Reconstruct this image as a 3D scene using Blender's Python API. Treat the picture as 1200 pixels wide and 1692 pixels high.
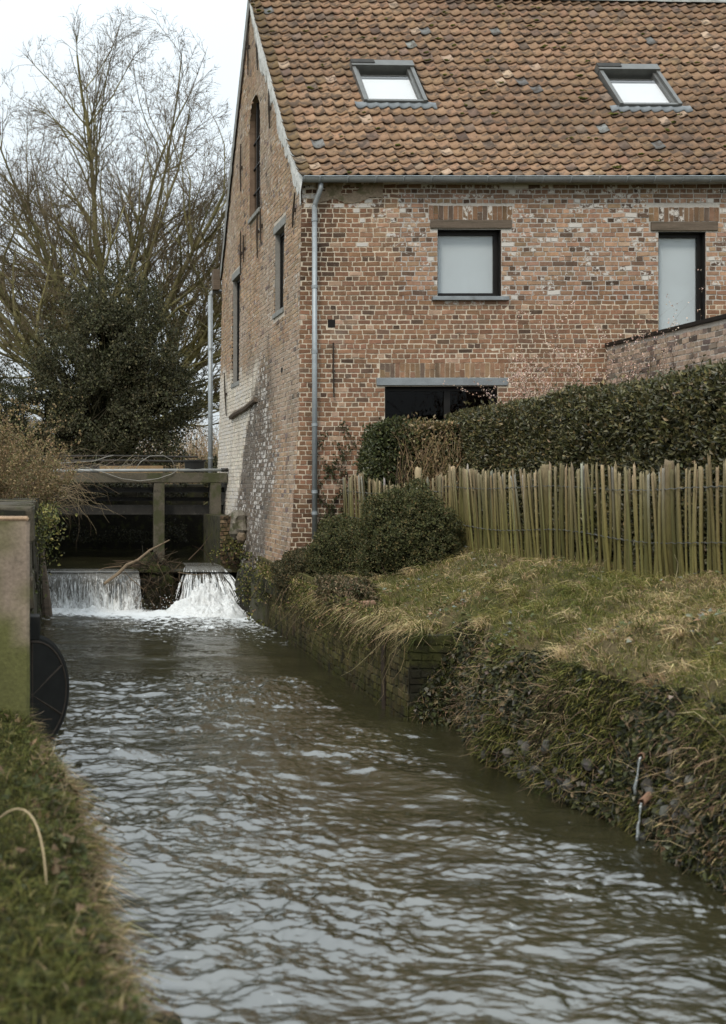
import bpy, math
import numpy as np

# ------------------------------------------------------------------ camera, sky, sun, exposure
SC = bpy.context.scene
for o in list(bpy.data.objects):
    bpy.data.objects.remove(o)
COL = SC.collection
CAM_Z = 2.4
cam_d = bpy.data.cameras.new('camera')
cam = bpy.data.objects.new('camera', cam_d)
COL.objects.link(cam)
cam.location = (0, 0, CAM_Z)
cam.rotation_euler = (math.radians(90), 0, 0)
cam_d.sensor_fit = 'AUTO'
cam_d.sensor_width = 36.0
cam_d.lens = 2100 / 1692 * 36.0
cam_d.shift_x = 540 / 1692
cam_d.shift_y = -46 / 1692
cam_d.clip_start = 0.05
cam_d.clip_end = 3000
cam_d.dof.use_dof = True
cam_d.dof.focus_distance = 19.0
cam_d.dof.aperture_fstop = 2.4
SC.camera = cam

SUN_EL, SUN_AZ = math.radians(46), math.radians(214)     # azimuth clockwise from +Y
world = bpy.data.worlds.new('World')
SC.world = world
world.use_nodes = True
wn = world.node_tree
wn.nodes.clear()
w_out = wn.nodes.new('ShaderNodeOutputWorld')
w_bg = wn.nodes.new('ShaderNodeBackground')
w_sky = wn.nodes.new('ShaderNodeTexSky')
w_sky.sky_type = 'NISHITA'
w_sky.sun_disc = False
w_sky.sun_elevation = SUN_EL
w_sky.sun_rotation = SUN_AZ
w_sky.air_density = 1.0
w_sky.dust_density = 4.0
w_hs = wn.nodes.new('ShaderNodeHueSaturation')
w_hs.inputs['Saturation'].default_value = 0.55
# even cloud cover: overcast sky, brightened towards the zenith to lift water reflections
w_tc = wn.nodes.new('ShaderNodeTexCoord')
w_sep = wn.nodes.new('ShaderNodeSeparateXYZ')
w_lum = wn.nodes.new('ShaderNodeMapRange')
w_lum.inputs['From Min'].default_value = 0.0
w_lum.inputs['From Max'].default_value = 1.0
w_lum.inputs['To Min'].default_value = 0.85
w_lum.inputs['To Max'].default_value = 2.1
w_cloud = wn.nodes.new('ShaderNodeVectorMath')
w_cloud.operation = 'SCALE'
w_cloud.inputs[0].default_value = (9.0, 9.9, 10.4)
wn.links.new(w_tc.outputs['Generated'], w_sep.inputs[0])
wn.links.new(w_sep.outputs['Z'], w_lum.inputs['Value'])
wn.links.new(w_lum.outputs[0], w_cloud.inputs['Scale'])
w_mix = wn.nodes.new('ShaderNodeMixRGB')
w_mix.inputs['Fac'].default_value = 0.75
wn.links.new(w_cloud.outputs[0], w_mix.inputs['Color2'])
wn.links.new(w_sky.outputs[0], w_hs.inputs['Color'])
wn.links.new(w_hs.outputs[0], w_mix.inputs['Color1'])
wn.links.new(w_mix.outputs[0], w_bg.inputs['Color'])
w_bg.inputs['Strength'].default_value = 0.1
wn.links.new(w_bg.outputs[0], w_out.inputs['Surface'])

sun_d = bpy.data.lights.new('sun', 'SUN')
sun_d.energy = 1.5
sun_d.angle = math.radians(11)
sun_d.color = (1.0, 0.91, 0.78)
sun = bpy.data.objects.new('sun', sun_d)
COL.objects.link(sun)
sun.rotation_euler = (math.radians(90) - SUN_EL, 0, -SUN_AZ + math.pi)
sun.location = (-10, -10, 20)

vs = SC.view_settings
vs.view_transform = 'Standard'
vs.look = 'None'
vs.gamma = 1.0
vs.exposure = 0.12
vs.use_curve_mapping = False
cy = SC.cycles
cy.max_bounces = 6
cy.diffuse_bounces = 3
cy.glossy_bounces = 3
cy.transmission_bounces = 4
cy.transparent_max_bounces = 8
cy.caustics_reflective = False
cy.caustics_refractive = False
cy.sample_clamp_indirect = 4.0

# ------------------------------------------------------------------ helpers
R = np.random.default_rng(11)


def V(*a):
    return np.array(a, float)


def tag(o, label=None, cat=None, group=None, kind=None):
    if label: o['label'] = label
    if cat: o['category'] = cat
    if group: o['group'] = group
    if kind: o['kind'] = kind
    elif cat: o['kind'] = 'thing'
    return o


def empty(name, loc=(0, 0, 0), parent=None):
    o = bpy.data.objects.new(name, None)
    o.empty_display_size = 0.2
    o.location = loc
    COL.objects.link(o)
    if parent: o.parent = parent
    return o


def make_mesh(name, verts, faces, mat=None, cols=None, smooth=False):
    """faces: one (n,k) index array or a list of such arrays."""
    me = bpy.data.meshes.new(name)
    verts = np.asarray(verts, np.float32).reshape(-1, 3)
    if isinstance(faces, np.ndarray):
        faces = [faces]
    faces = [np.asarray(f, np.int32) for f in faces if len(f)]
    tot = np.concatenate([np.full(len(f), f.shape[1], np.int32) for f in faces])
    idx = np.concatenate([f.ravel() for f in faces])
    start = np.concatenate([[0], np.cumsum(tot)[:-1]]).astype(np.int32)
    me.vertices.add(len(verts))
    me.vertices.foreach_set('co', verts.ravel())
    me.loops.add(len(idx))
    me.loops.foreach_set('vertex_index', idx)
    me.polygons.add(len(tot))
    me.polygons.foreach_set('loop_start', start)
    me.polygons.foreach_set('loop_total', tot)
    me.polygons.foreach_set('use_smooth', np.full(len(tot), bool(smooth)))
    if cols is not None:
        cols = np.asarray(cols, np.float32)
        if cols.ndim == 1:
            cols = np.tile(cols, (len(verts), 1))
        if cols.shape[1] == 3:
            cols = np.concatenate([cols, np.ones((len(cols), 1), np.float32)], 1)
        at = me.attributes.new('Col', 'FLOAT_COLOR', 'POINT')
        at.data.foreach_set('color', cols.ravel())
    me.update(calc_edges=True)
    if mat: me.materials.append(mat)
    return me


def obj(name, me, parent=None, loc=None):
    o = bpy.data.objects.new(name, me)
    COL.objects.link(o)
    if parent:
        o.parent = parent
        # children are modelled in world coordinates: undo the parent's offset
        q, off = parent, V(0, 0, 0)
        while q is not None:
            off = off + np.array(q.location)
            q = q.parent
        o.location = tuple(-off) if loc is None else tuple(np.array(loc) - off)
    elif loc is not None:
        o.location = loc
    return o


class MB:
    """collects world-space pieces that become ONE mesh object"""
    def __init__(s):
        s.v, s.f, s.c, s.n = [], [], [], 0

    def add(s, v, f, c=(0.5, 0.5, 0.5)):
        v = np.asarray(v, float).reshape(-1, 3)
        fs = f if isinstance(f, list) else [f]
        for q in fs:
            q = np.asarray(q, np.int64)
            if len(q): s.f.append(q + s.n)
        c = np.asarray(c, float)
        if c.ndim == 1: c = np.tile(c, (len(v), 1))
        if c.shape[1] == 3: c = np.concatenate([c, np.zeros((len(c), 1))], 1)
        s.v.append(v); s.c.append(c); s.n += len(v)
        return s

    def box(s, x0, x1, y0, y1, z0, z1, c=(0.5, 0.5, 0.5), jit=0.0, bev=0.0):
        if bev > 0:
            v, f = bevel_box(x0, x1, y0, y1, z0, z1, bev)
        else:
            v = np.array([(x, y, z) for z in (z0, z1) for y in (y0, y1) for x in (x0, x1)], float)
            f = BOXF
        if jit: v = v + R.normal(0, jit, v.shape)
        return s.add(v, f, c)

    def tube(s, pts, rad, sides=8, c=(0.5, 0.5, 0.5), cap=True):
        v, f = tube(pts, rad, sides, cap)
        return s.add(v, f, c)

    def build(s, name, mat, parent=None, smooth=False):
        me = make_mesh(name, np.concatenate(s.v), s.merge(), mat, np.concatenate(s.c), smooth)
        return obj(name, me, parent)

    def merge(s):
        by = {}
        for q in s.f: by.setdefault(q.shape[1], []).append(q)
        return [np.concatenate(x) for x in by.values()]


BOXF = np.array([(0, 2, 3, 1), (4, 5, 7, 6), (0, 1, 5, 4), (2, 6, 7, 3), (0, 4, 6, 2), (1, 3, 7, 5)])


def bevel_box(x0, x1, y0, y1, z0, z1, b):
    import bmesh
    bm = bmesh.new()
    vv = [bm.verts.new((x, y, z)) for z in (z0, z1) for y in (y0, y1) for x in (x0, x1)]
    for q in BOXF: bm.faces.new([vv[i] for i in q])
    bmesh.ops.bevel(bm, geom=list(bm.edges), offset=b, segments=2, affect='EDGES', profile=0.5)
    bmesh.ops.triangulate(bm, faces=bm.faces[:])
    bm.verts.index_update()
    v = np.array([x.co[:] for x in bm.verts]); f = np.array([[q.index for q in p.verts] for p in bm.faces])
    bm.free()
    return v, f


def tube(pts, rad, sides=8, cap=True):
    pts = np.asarray(pts, float)
    n = len(pts)
    rad = np.broadcast_to(np.asarray(rad, float), (n,))
    t = np.gradient(pts, axis=0)
    t /= np.linalg.norm(t, axis=1, keepdims=True) + 1e-9
    up = V(0, 0, 1) if abs(t[0][2]) < 0.9 else V(0, 1, 0)
    vs_ = []
    a = np.linspace(0, 2 * math.pi, sides, endpoint=False)
    for i in range(n):
        x = np.cross(t[i], up); x /= np.linalg.norm(x) + 1e-9
        y = np.cross(x, t[i]); up = y
        vs_.append(pts[i] + rad[i] * (np.cos(a)[:, None] * x + np.sin(a)[:, None] * y))
    v = np.concatenate(vs_)
    k = np.arange(sides); k2 = (k + 1) % sides
    f = np.concatenate([np.stack([i * sides + k, i * sides + k2, (i + 1) * sides + k2, (i + 1) * sides + k], 1) for i in range(n - 1)])
    if cap:
        v = np.concatenate([v, pts[:1], pts[-1:]])
        c0 = np.stack([k2, k, np.full(sides, n * sides)], 1)
        c1 = np.stack([(n - 1) * sides + k, (n - 1) * sides + k2, np.full(sides, n * sides + 1)], 1)
        return v, [f, np.concatenate([c0, c1])]
    return v, f


def _hash(i, j, k, seed):
    h = (i * 374761393 + j * 668265263 + k * 2147483647 + seed * 974634631) & 0xFFFFFFFF
    h = ((h ^ (h >> 13)) * 1274126177) & 0xFFFFFFFF
    h = h ^ (h >> 16)
    return (h & 0xFFFFFF) / 0xFFFFFF


def noise(p, scale=1.0, seed=0):
    """value noise 0..1 at points p (n,3)"""
    q = np.asarray(p, float) * scale
    i = np.floor(q).astype(np.int64); f = q - i
    f = f * f * f * (f * (f * 6 - 15) + 10)
    out = 0
    for dx in (0, 1):
        wx = f[..., 0] if dx else 1 - f[..., 0]
        for dy in (0, 1):
            wy = f[..., 1] if dy else 1 - f[..., 1]
            for dz in (0, 1):
                wz = f[..., 2] if dz else 1 - f[..., 2]
                out = out + wx * wy * wz * _hash(i[..., 0] + dx, i[..., 1] + dy, i[..., 2] + dz, seed)
    return out


def fbm(p, scale=1.0, octv=4, seed=0, gain=0.5):
    a, t, s = 1.0, 0.0, 0.0
    for k in range(octv):
        s = s + a * noise(p, scale * 2 ** k, seed + k * 17); t += a; a *= gain
    return s / t


def sstep(a, b, x):
    t = np.clip((np.asarray(x, float) - a) / (b - a), 0, 1)
    return t * t * (3 - 2 * t)


def unit(a):
    return a / (np.linalg.norm(a, axis=-1, keepdims=True) + 1e-9)


def leaf_mesh(P, D, N, L, W, C, fold=0.25):
    """rhombic folded leaves: base P, direction D, facing N, length L, width W, colour C"""
    n = len(P)
    D = unit(D); S = unit(np.cross(D, N)); U = np.cross(S, D)
    L = np.broadcast_to(L, (n,))[:, None]; W = np.broadcast_to(W, (n,))[:, None]
    mid = P + D * L * 0.45
    v = np.stack([P, mid + S * W * 0.5 + U * W * fold, P + D * L - U * W * fold * 0.6, mid - S * W * 0.5 + U * W * fold], 1).reshape(-1, 3)
    b = np.arange(n)[:, None] * 4
    f = np.concatenate([b + [0, 1, 2], b + [0, 2, 3]])
    c = np.repeat(C, 4, axis=0)
    return v, f, c


def blade_mesh(P, D, L, W, droop, C, tipc=1.25):
    """curved grass blades: quad + tip"""
    n = len(P)
    D = unit(D)
    side = unit(np.stack([-D[:, 1] + 1e-3, D[:, 0], np.zeros(n)], 1) + R.normal(0, 0.3, (n, 3)))
    L = np.broadcast_to(L, (n,))[:, None]; W = np.broadcast_to(W, (n,))[:, None]
    hz = unit(np.stack([D[:, 0], D[:, 1], np.zeros(n)], 1) + R.normal(0, 0.05, (n, 3)) * [1, 1, 0])
    dr = np.broadcast_to(droop, (n,))[:, None]
    m = P + D * L * 0.5 + hz * L * 0.1 * dr
    t = P + D * L * 0.85 + hz * L * 0.45 * dr - V(0, 0, 1) * L * 0.35 * dr
    v = np.stack([P - side * W * .5, P + side * W * .5, m + side * W * .4, m - side * W * .4, t], 1).reshape(-1, 3)
    b = np.arange(n)[:, None] * 5
    f4 = b + [0, 1, 2, 3]; f3 = b + [3, 2, 4]
    c = np.repeat(C[:, None, :], 5, axis=1); c[:, 0:2, :3] *= 0.8; c[:, 4, :3] *= tipc
    return v, [f4, f3], c.reshape(-1, C.shape[1])


def seg_mesh(P0, P1, r0, r1, sides, C):
    """many straight tapered segments"""
    P0 = np.asarray(P0, float); P1 = np.asarray(P1, float)
    n = len(P0)
    d = unit(P1 - P0)
    ref = np.where(np.abs(d[:, 2:3]) < 0.9, V(0, 0, 1), V(1, 0, 0))
    x = unit(np.cross(d, ref)); y = np.cross(x, d)
    a = np.linspace(0, 2 * math.pi, sides, endpoint=False)
    ring = np.cos(a)[None, :, None] * x[:, None, :] + np.sin(a)[None, :, None] * y[:, None, :]
    A = P0[:, None, :] + ring * np.asarray(r0).reshape(-1, 1, 1)
    B = P1[:, None, :] + ring * np.asarray(r1).reshape(-1, 1, 1)
    v = np.concatenate([A, B], 1).reshape(-1, 3)
    k = np.arange(sides); k2 = (k + 1) % sides
    f = (np.arange(n)[:, None, None] * 2 * sides + np.stack([k, k2, sides + k2, sides + k], 1)[None]).reshape(-1, 4)
    c = np.repeat(np.asarray(C), 2 * sides, axis=0)
    return v, f, c


# ------------------------------------------------------------------ materials
def new_mat(name):
    m = bpy.data.materials.new(name)
    m.use_nodes = True
    nt = m.node_tree
    b = nt.nodes['Principled BSDF']
    return m, nt, b


def n_noise(nt, scale, detail=3, rough=0.55, vec=None, stretch=None):
    g = nt.nodes.new('ShaderNodeNewGeometry')
    n = nt.nodes.new('ShaderNodeTexNoise')
    n.inputs['Scale'].default_value = scale
    n.inputs['Detail'].default_value = detail
    n.inputs['Roughness'].default_value = rough
    src = g.outputs['Position'] if vec is None else vec
    if stretch:
        mp = nt.nodes.new('ShaderNodeMapping')
        mp.inputs['Scale'].default_value = stretch
        nt.links.new(src, mp.inputs['Vector']); src = mp.outputs[0]
    nt.links.new(src, n.inputs['Vector'])
    return n.outputs['Fac']


def n_math(nt, op, a, b=None, c=None, clamp=False):
    m = nt.nodes.new('ShaderNodeMath'); m.operation = op; m.use_clamp = clamp
    for i, x in enumerate((a, b, c)):
        if x is None: continue
        if isinstance(x, (int, float)): m.inputs[i].default_value = x
        else: nt.links.new(x, m.inputs[i])
    return m.outputs[0]


def n_map(nt, v, a, b, c=0.0, d=1.0, smooth=True):
    m = nt.nodes.new('ShaderNodeMapRange')
    m.interpolation_type = 'SMOOTHSTEP' if smooth else 'LINEAR'
    nt.links.new(v, m.inputs[0])
    for i, x in enumerate((a, b, c, d)):
        if isinstance(x, (int, float)): m.inputs[i + 1].default_value = x
        else: nt.links.new(x, m.inputs[i + 1])
    return m.outputs[0]


def n_mix(nt, fac, a, b, mode='MIX'):
    m = nt.nodes.new('ShaderNodeMixRGB'); m.blend_type = mode
    for i, x in zip(('Fac', 'Color1', 'Color2'), (fac, a, b)):
        if isinstance(x, (int, float)): m.inputs[i].default_value = x
        elif isinstance(x, (tuple, list)): m.inputs[i].default_value = (*x[:3], 1)
        else: nt.links.new(x, m.inputs[i])
    return m.outputs[0]


def surf(name, color=None, rough=0.8, spec=0.3, vary=((6, .25), (40, .2)), stains=(), bump=None, wash=None,
         metallic=0.0, subs=None, stretch=None, sheen=0.0):
    """colour = vertex colour 'Col' (or a fixed colour) x noise, then stains (colour, scale, lo, hi, amount)"""
    m, nt, b = new_mat(name)
    if color is None:
        a = nt.nodes.new('ShaderNodeAttribute'); a.attribute_name = 'Col'
        c, alpha = a.outputs['Color'], a.outputs['Alpha']
    else:
        r = nt.nodes.new('ShaderNodeRGB'); r.outputs[0].default_value = (*color, 1)
        c, alpha = r.outputs[0], None
    for sc, amt in vary:
        n = n_noise(nt, sc, 4, 0.6, stretch=stretch)
        k = n_map(nt, n, 0.25, 0.75, 1 - amt, 1 + amt, smooth=False)
        vm = nt.nodes.new('ShaderNodeVectorMath'); vm.operation = 'SCALE'
        nt.links.new(c, vm.inputs[0]); nt.links.new(k, vm.inputs['Scale']); c = vm.outputs[0]
    for sc_col, sc, lo, hi, amt, *own in stains:
        n = n_noise(nt, sc, 6, 0.65, stretch=own[0] if own else stretch)
        c = n_mix(nt, n_map(nt, n, lo, hi, 0, amt), c, sc_col)
    if wash is not None:      # flaking whitewash, amount carried in the colour's alpha
        n = n_noise(nt, wash[1], 5, 0.7)
        lo = n_math(nt, 'SUBTRACT', 1.0, alpha)
        f = n_map(nt, n, n_math(nt, 'MULTIPLY_ADD', lo, .5, .28), n_math(nt, 'MULTIPLY_ADD', lo, .5, .36), 0, 0.95)
        c = n_mix(nt, f, c, wash[0])
    nt.links.new(c, b.inputs['Base Color'])
    b.inputs['Roughness'].default_value = rough
    b.inputs['Specular IOR Level'].default_value = spec
    b.inputs['Metallic'].default_value = metallic
    if subs is not None:
        b.inputs['Transmission Weight'].default_value = 0
    if bump:
        n = n_noise(nt, bump[0], 5, 0.65)
        bp = nt.nodes.new('ShaderNodeBump')
        bp.inputs['Strength'].default_value = bump[1]; bp.inputs['Distance'].default_value = bump[2]
        nt.links.new(n, bp.inputs['Height']); nt.links.new(bp.outputs[0], b.inputs['Normal'])
    return m


def leafmat(name, rough=0.5, spec=0.4, trans=0.25):
    m, nt, b = new_mat(name)
    a = nt.nodes.new('ShaderNodeAttribute'); a.attribute_name = 'Col'
    nt.links.new(a.outputs['Color'], b.inputs['Base Color'])
    b.inputs['Roughness'].default_value = rough
    b.inputs['Specular IOR Level'].default_value = spec
    tr = nt.nodes.new('ShaderNodeBsdfTranslucent')
    nt.links.new(a.outputs['Color'], tr.inputs['Color'])
    mx = nt.nodes.new('ShaderNodeMixShader'); mx.inputs[0].default_value = trans
    nt.links.new(b.outputs[0], mx.inputs[1]); nt.links.new(tr.outputs[0], mx.inputs[2])
    nt.links.new(mx.outputs[0], nt.nodes['Material Output'].inputs['Surface'])
    return m


def glassmat(name, tint=(1, 1, 1), base=0.06, rough=0.02):
    m, nt, b = new_mat(name)
    t = nt.nodes.new('ShaderNodeBsdfTransparent'); t.inputs[0].default_value = (*tint, 1)
    g = nt.nodes.new('ShaderNodeBsdfGlossy'); g.inputs['Roughness'].default_value = rough
    lw = nt.nodes.new('ShaderNodeLayerWeight'); lw.inputs[0].default_value = .5
    f = n_math(nt, 'ADD', n_math(nt, 'MULTIPLY', n_math(nt, 'POWER', lw.outputs['Facing'], 4.0), .9), base, clamp=True)
    mx = nt.nodes.new('ShaderNodeMixShader')
    nt.links.new(f, mx.inputs[0]); nt.links.new(t.outputs[0], mx.inputs[1]); nt.links.new(g.outputs[0], mx.inputs[2])
    nt.links.new(mx.outputs[0], nt.nodes['Material Output'].inputs['Surface'])
    return m


MOSS = (0.075, 0.085, 0.018)
m_brick = surf('old_brick', rough=0.9, spec=0.15, vary=((9, .22), (70, .22)),
               stains=(((0.05, 0.038, 0.03), 3.2, .60, .74, .5), ((0.06, 0.05, 0.04), .9, .52, .70, .42), ((0.05, 0.042, 0.033), 1.0, .57, .74, .45, (2.4, 2.4, .28)), ((0.36, 0.30, 0.245), 1.0, .60, .74, .35, (1.6, 1.6, 1.1)), ((0.34, 0.27, 0.21), 26, .58, .72, .45)),
               bump=(90, .5, .006), wash=((0.56, 0.53, 0.49), 13))
m_mortar = surf('lime_mortar', rough=0.95, spec=0.1, vary=((3, .18), (60, .25)),
                stains=(((0.10, 0.085, 0.06), 2.4, .58, .74, .5),), bump=(120, .6, .006))
m_mossbrick = surf('mossy_brick', rough=0.95, spec=0.12, vary=((7, .3), (60, .3)),
                   stains=(((.055, .058, .016), 2.6, .44, .60, .65), ((0.02, 0.018, 0.012), 4, .50, .62, .8)), bump=(60, .6, .008))
m_tile = surf('clay_pantile', rough=0.88, spec=0.2, vary=((7, .18), (55, .2)),
              stains=(((0.07, 0.054, 0.043), 6.5, .47, .60, .78), ((0.40, 0.31, 0.23), 30, .63, .72, .45),
                      ((0.06, 0.06, 0.025), 3.1, .62, .72, .6)), bump=(70, .4, .004))
m_zinc = surf('weathered_zinc', color=(0.24, 0.26, 0.27), rough=0.5, spec=0.4, metallic=0.35, vary=((5, .2), (60, .15)),
              stains=(((0.10, 0.10, 0.095), 4, .55, .7, .5),), bump=(30, .1, .003))
m_zincpipe = surf('zinc_pipe', color=(0.30, 0.33, 0.345), rough=0.45, spec=0.4, metallic=0.3, vary=((4, .12), (30, .1)),
                  stains=(((0.17, 0.18, 0.18), 3, .52, .7, .6),))
m_lead = surf('lead_flashing', color=(0.2, 0.22, 0.235), rough=0.6, vary=((12, .25),))
m_skyframe = surf('roof_window_metal', color=(0.15, 0.152, 0.145), rough=0.4, metallic=0.3, vary=((8, .15), (60, .1)))
m_black = surf('black_frame', color=(0.012, 0.011, 0.010), rough=0.5, spec=0.25, vary=((10, .2),))
m_iron = surf('rusty_iron', color=(0.035, 0.026, 0.019), rough=0.8, vary=((20, .4),))
m_stonelintel = surf('blue_stone', color=(0.235, 0.235, 0.22), rough=0.85, vary=((5, .2), (50, .2)),
                     stains=(((0.10, 0.095, 0.08), 6, .52, .68, .6),), bump=(50, .3, .004))
m_woodlintel = surf('old_timber', color=(0.13, 0.10, 0.075), rough=0.9, vary=((8, .3), (60, .3)), stretch=(.3, 1, 3),
                    stains=(((0.05, 0.045, 0.03), 5, .5, .65, .5),), bump=(60, .4, .005))
m_plaster = surf('pale_plaster', rough=0.95, spec=0.1, vary=((5, .12), (40, .15)),
                 stains=(((0.22, 0.19, 0.15), 3.5, .55, .7, .55),), bump=(45, .5, .008))
m_blind = surf('pale_blind', color=(0.46, 0.51, 0.53), rough=0.9, vary=((3, .04),))
m_skyreflection = surf('sky_reflection_blind', color=(0.60, 0.61, 0.61), rough=0.9, vary=((3, .03),))
m_dark = surf('interior_shade_black', color=(0.012, 0.011, 0.01), rough=0.95, vary=((4, .2),))
m_glass = glassmat('window_glass', base=0.02)
m_darkglass = glassmat('dark_window_glass', tint=(.4, .4, .4), base=0.012)
m_concrete = surf('mossy_concrete', color=(0.235, 0.19, 0.145), rough=0.92, vary=((3, .25), (35, .25)),
                  stains=(((0.055, 0.07, 0.017), 1.7, .44, .60, .9), ((0.035, 0.032, 0.022), 5, .60, .75, .8)), bump=(45, .6, .01))
m_concrete2 = surf('grey_concrete', color=(0.105, 0.092, 0.068), rough=0.92, vary=((3, .25), (35, .25)),
                   stains=(((0.05, 0.058, 0.02), 2.6, .48, .62, .75), ((0.03, 0.028, 0.02), 6, .58, .72, .7)), bump=(45, .6, .01))
m_rail = surf('tarred_steel', color=(0.028, 0.026, 0.022), rough=0.6, vary=((6, .4),), stains=(((0.09, 0.085, 0.07), 8, .56, .7, .6),))
m_pipe = surf('grey_conduit', color=(0.33, 0.35, 0.35), rough=0.45, vary=((6, .15),))
m_plank = surf('old_plank', rough=0.9, vary=((5, .3), (50, .25)), stretch=(1, 1, 1), bump=(50, .4, .006))
m_picket = surf('chestnut_pale', rough=0.9, spec=0.15, vary=((5, .2), (45, .25)), stretch=(3, 3, .35),
                stains=(((0.12, 0.115, 0.03), 2.4, .50, .66, .35), ((.05, .042, .028), 5, .58, .7, .5)), bump=(80, .6, .008))
m_wire = surf('galvanised_wire', color=(0.10, 0.10, 0.09), rough=0.6, vary=((20, .3),))
m_soil = surf('bank_soil', rough=0.97, spec=0.1, vary=((4, .35), (30, .35)),
              stains=(((0.045, 0.055, 0.015), 2.2, .45, .6, .7),), bump=(25, .8, .03))
m_grass = leafmat('grass', 0.7, 0.2, 0.3)
m_laurel = leafmat('laurel_leaf', 0.42, 0.45, 0.15)
m_leaf = leafmat('small_leaf', 0.6, 0.3, 0.2)
m_bark = surf('bark', rough=0.95, spec=0.1, vary=((3, .3), (30, .25)))
m_twig = surf('twig', rough=0.9, spec=0.15, vary=((8, .2),))
m_core = surf('light_block_dark', color=(0.012, 0.013, 0.007), rough=1.0, spec=0.0, vary=((5, .3),))  # near-black fill added inside foliage to block light
m_stone = surf('river_stone', rough=0.9, spec=0.25, vary=((9, .3), (60, .3)),
               stains=(((0.05, 0.055, 0.018), 5, .5, .64, .7),), bump=(40, .5, .01))
m_clay = surf('orange_clay', color=(0.22, 0.13, 0.085), rough=0.8, vary=((15, .25),), stains=(((0.1, .07, .04), 12, .55, .7, .6),))
m_plastic = surf('black_plastic', color=(0.02, 0.02, 0.019), rough=0.45, vary=((8, .2),))
m_jet = surf('clear_jet', color=(.20, .22, .22), rough=.15, spec=.6, vary=((60, .5),), stains=(((.75, .77, .77), 60, .55, .68, .7),))
m_hose = surf('pale_hose', color=(0.30, 0.29, 0.26), rough=0.5, vary=((8, .15),))
m_blackrubber = surf('black_flap', color=(0.010, 0.010, 0.009), rough=0.65, spec=0.25, vary=((9, .3),))
# ------------------------------------------------------------------ brick laying
def lay(intervals, v0, v1, course=0.08, st=0.218, hd=0.109, joint=0.019, off=0.0, flat=False):
    """alternate header and stretcher courses; intervals(va, vb) -> free spans of u"""
    out = []
    k, v = 0, v0
    while v + course * 0.6 < v1:
        L = hd if k % 2 else st
        shift = off + (0.0 if k % 2 else (hd / 2 + (st / 2 if (k // 2) % 2 else 0)))
        for a, b in intervals(v, v + course):
            i = math.floor((a - shift) / L)
            u = shift + i * L - abs(R.normal(0, .02))
            while u < b:
                l = L * (1 + R.normal(0, .05))
                q0, q1 = max(u, a) + joint / 2, min(u + l, b) - joint / 2
                if q1 - q0 > 0.028:
                    out.append((q0, q1, v + joint / 2, v + course - joint / 2))
                u += l
        v += course; k += 1
    return np.array(out)


def brick_verts(Q, posf, proud=0.007, jit=0.0028, depth=0.03, slack=0.0035):
    """Q (n,4) -> (n,8,3) world vertices: 4 front, 4 back"""
    n = len(Q)
    u = np.stack([Q[:, 0], Q[:, 1], Q[:, 1], Q[:, 0]], 1)
    v = np.stack([Q[:, 2], Q[:, 2], Q[:, 3], Q[:, 3]], 1)
    sh = R.normal(0, slack, (n, 1)); tilt = R.normal(0, .0022, (n, 1)) * V(-1, 1, 1, -1)
    uf = u + R.normal(0, jit, u.shape); vf = v + R.normal(0, jit, v.shape) + sh * .5 + tilt
    pr = proud + R.normal(0, .0022, (n, 1)) + R.normal(0, .0012, (n, 4))
    front = posf(uf, vf, pr); back = posf(u, v, np.full_like(u, -depth))
    return np.concatenate([front, back], 1)


BRF = np.array([(0, 1, 2, 3), (0, 4, 5, 1), (1, 5, 6, 2), (2, 6, 7, 3), (3, 7, 4, 0)])


def bricks_to_objects(VV, C, mat, parent, keep, stuff_name, name='brick'):
    """the bricks with keep=True become objects, the rest one stuff part"""
    for i in np.nonzero(keep)[0]:
        c0 = VV[i].mean(0)
        me = make_mesh('brick', VV[i] - c0, BRF, mat, np.tile(C[i], (8, 1)))
        obj(name, me, parent, loc=c0)
    r = np.nonzero(~keep)[0]
    if len(r):
        f = (np.arange(len(r))[:, None, None] * 8 + BRF[None]).reshape(-1, 4)
        o = obj(stuff_name, make_mesh(stuff_name, VV[r].reshape(-1, 3), f, mat, np.repeat(C[r], 8, 0)), parent)
        o['kind'] = 'stuff'
        return o


def proj(P):
    P = np.asarray(P, float)
    return np.stack([60 + P[..., 0] * 2100 / P[..., 1], 800 - (P[..., 2] - CAM_Z) * 2100 / P[..., 1]], -1)


def minus(spans, cut):
    a0, a1 = cut
    out = []
    for a, b in spans:
        if a1 <= a or a0 >= b: out.append((a, b)); continue
        if a0 > a: out.append((a, a0))
        if a1 < b: out.append((a1, b))
    return out


# ------------------------------------------------------------------ the mill
YF, YB = 21.0, 30.1                 # front and back wall
ZE, ZR, YR = 7.42, 12.27, 25.55     # eaves, ridge
XR = 14.2


def gx(y, z):
    """face of the gable wall: leans a little and flares out at its foot"""
    y, z = np.broadcast_arrays(np.asarray(y, float), np.asarray(z, float))
    x = 4.4 - 0.0165 * np.abs(z - ZE)
    x = x - 0.20 * np.clip((3.6 - z) / 3.6, 0, 2) ** 1.6
    x = x + 0.03 * (noise(np.stack([y * 0 + 1.3, y * .5, z * .5], -1), 1.0, 3) - .5)
    return x


mill = empty('brick_mill', (8.5, 25.5, 1.4))
tag(mill, 'old red brick mill with clay pantile roof and two roof windows beside the stream', 'building')

# windows in the front wall: x0, x1, z0, z1
FW = [(6.63, 7.68, 5.50, 6.61), (10.28, 11.06, 4.62, 6.57), (5.76, 7.62, 2.55, 4.02)]
LINT = [(6.51, 7.85, 6.625, 6.76), (10.15, 11.25, 6.585, 6.73), (5.62, 7.79, 4.03, 4.155)]
SOLD = [(6.48, 7.86, 6.77, 7.00), (10.12, 11.28, 6.74, 6.97), (5.68, 7.74, 4.165, 4.40)]


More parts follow.
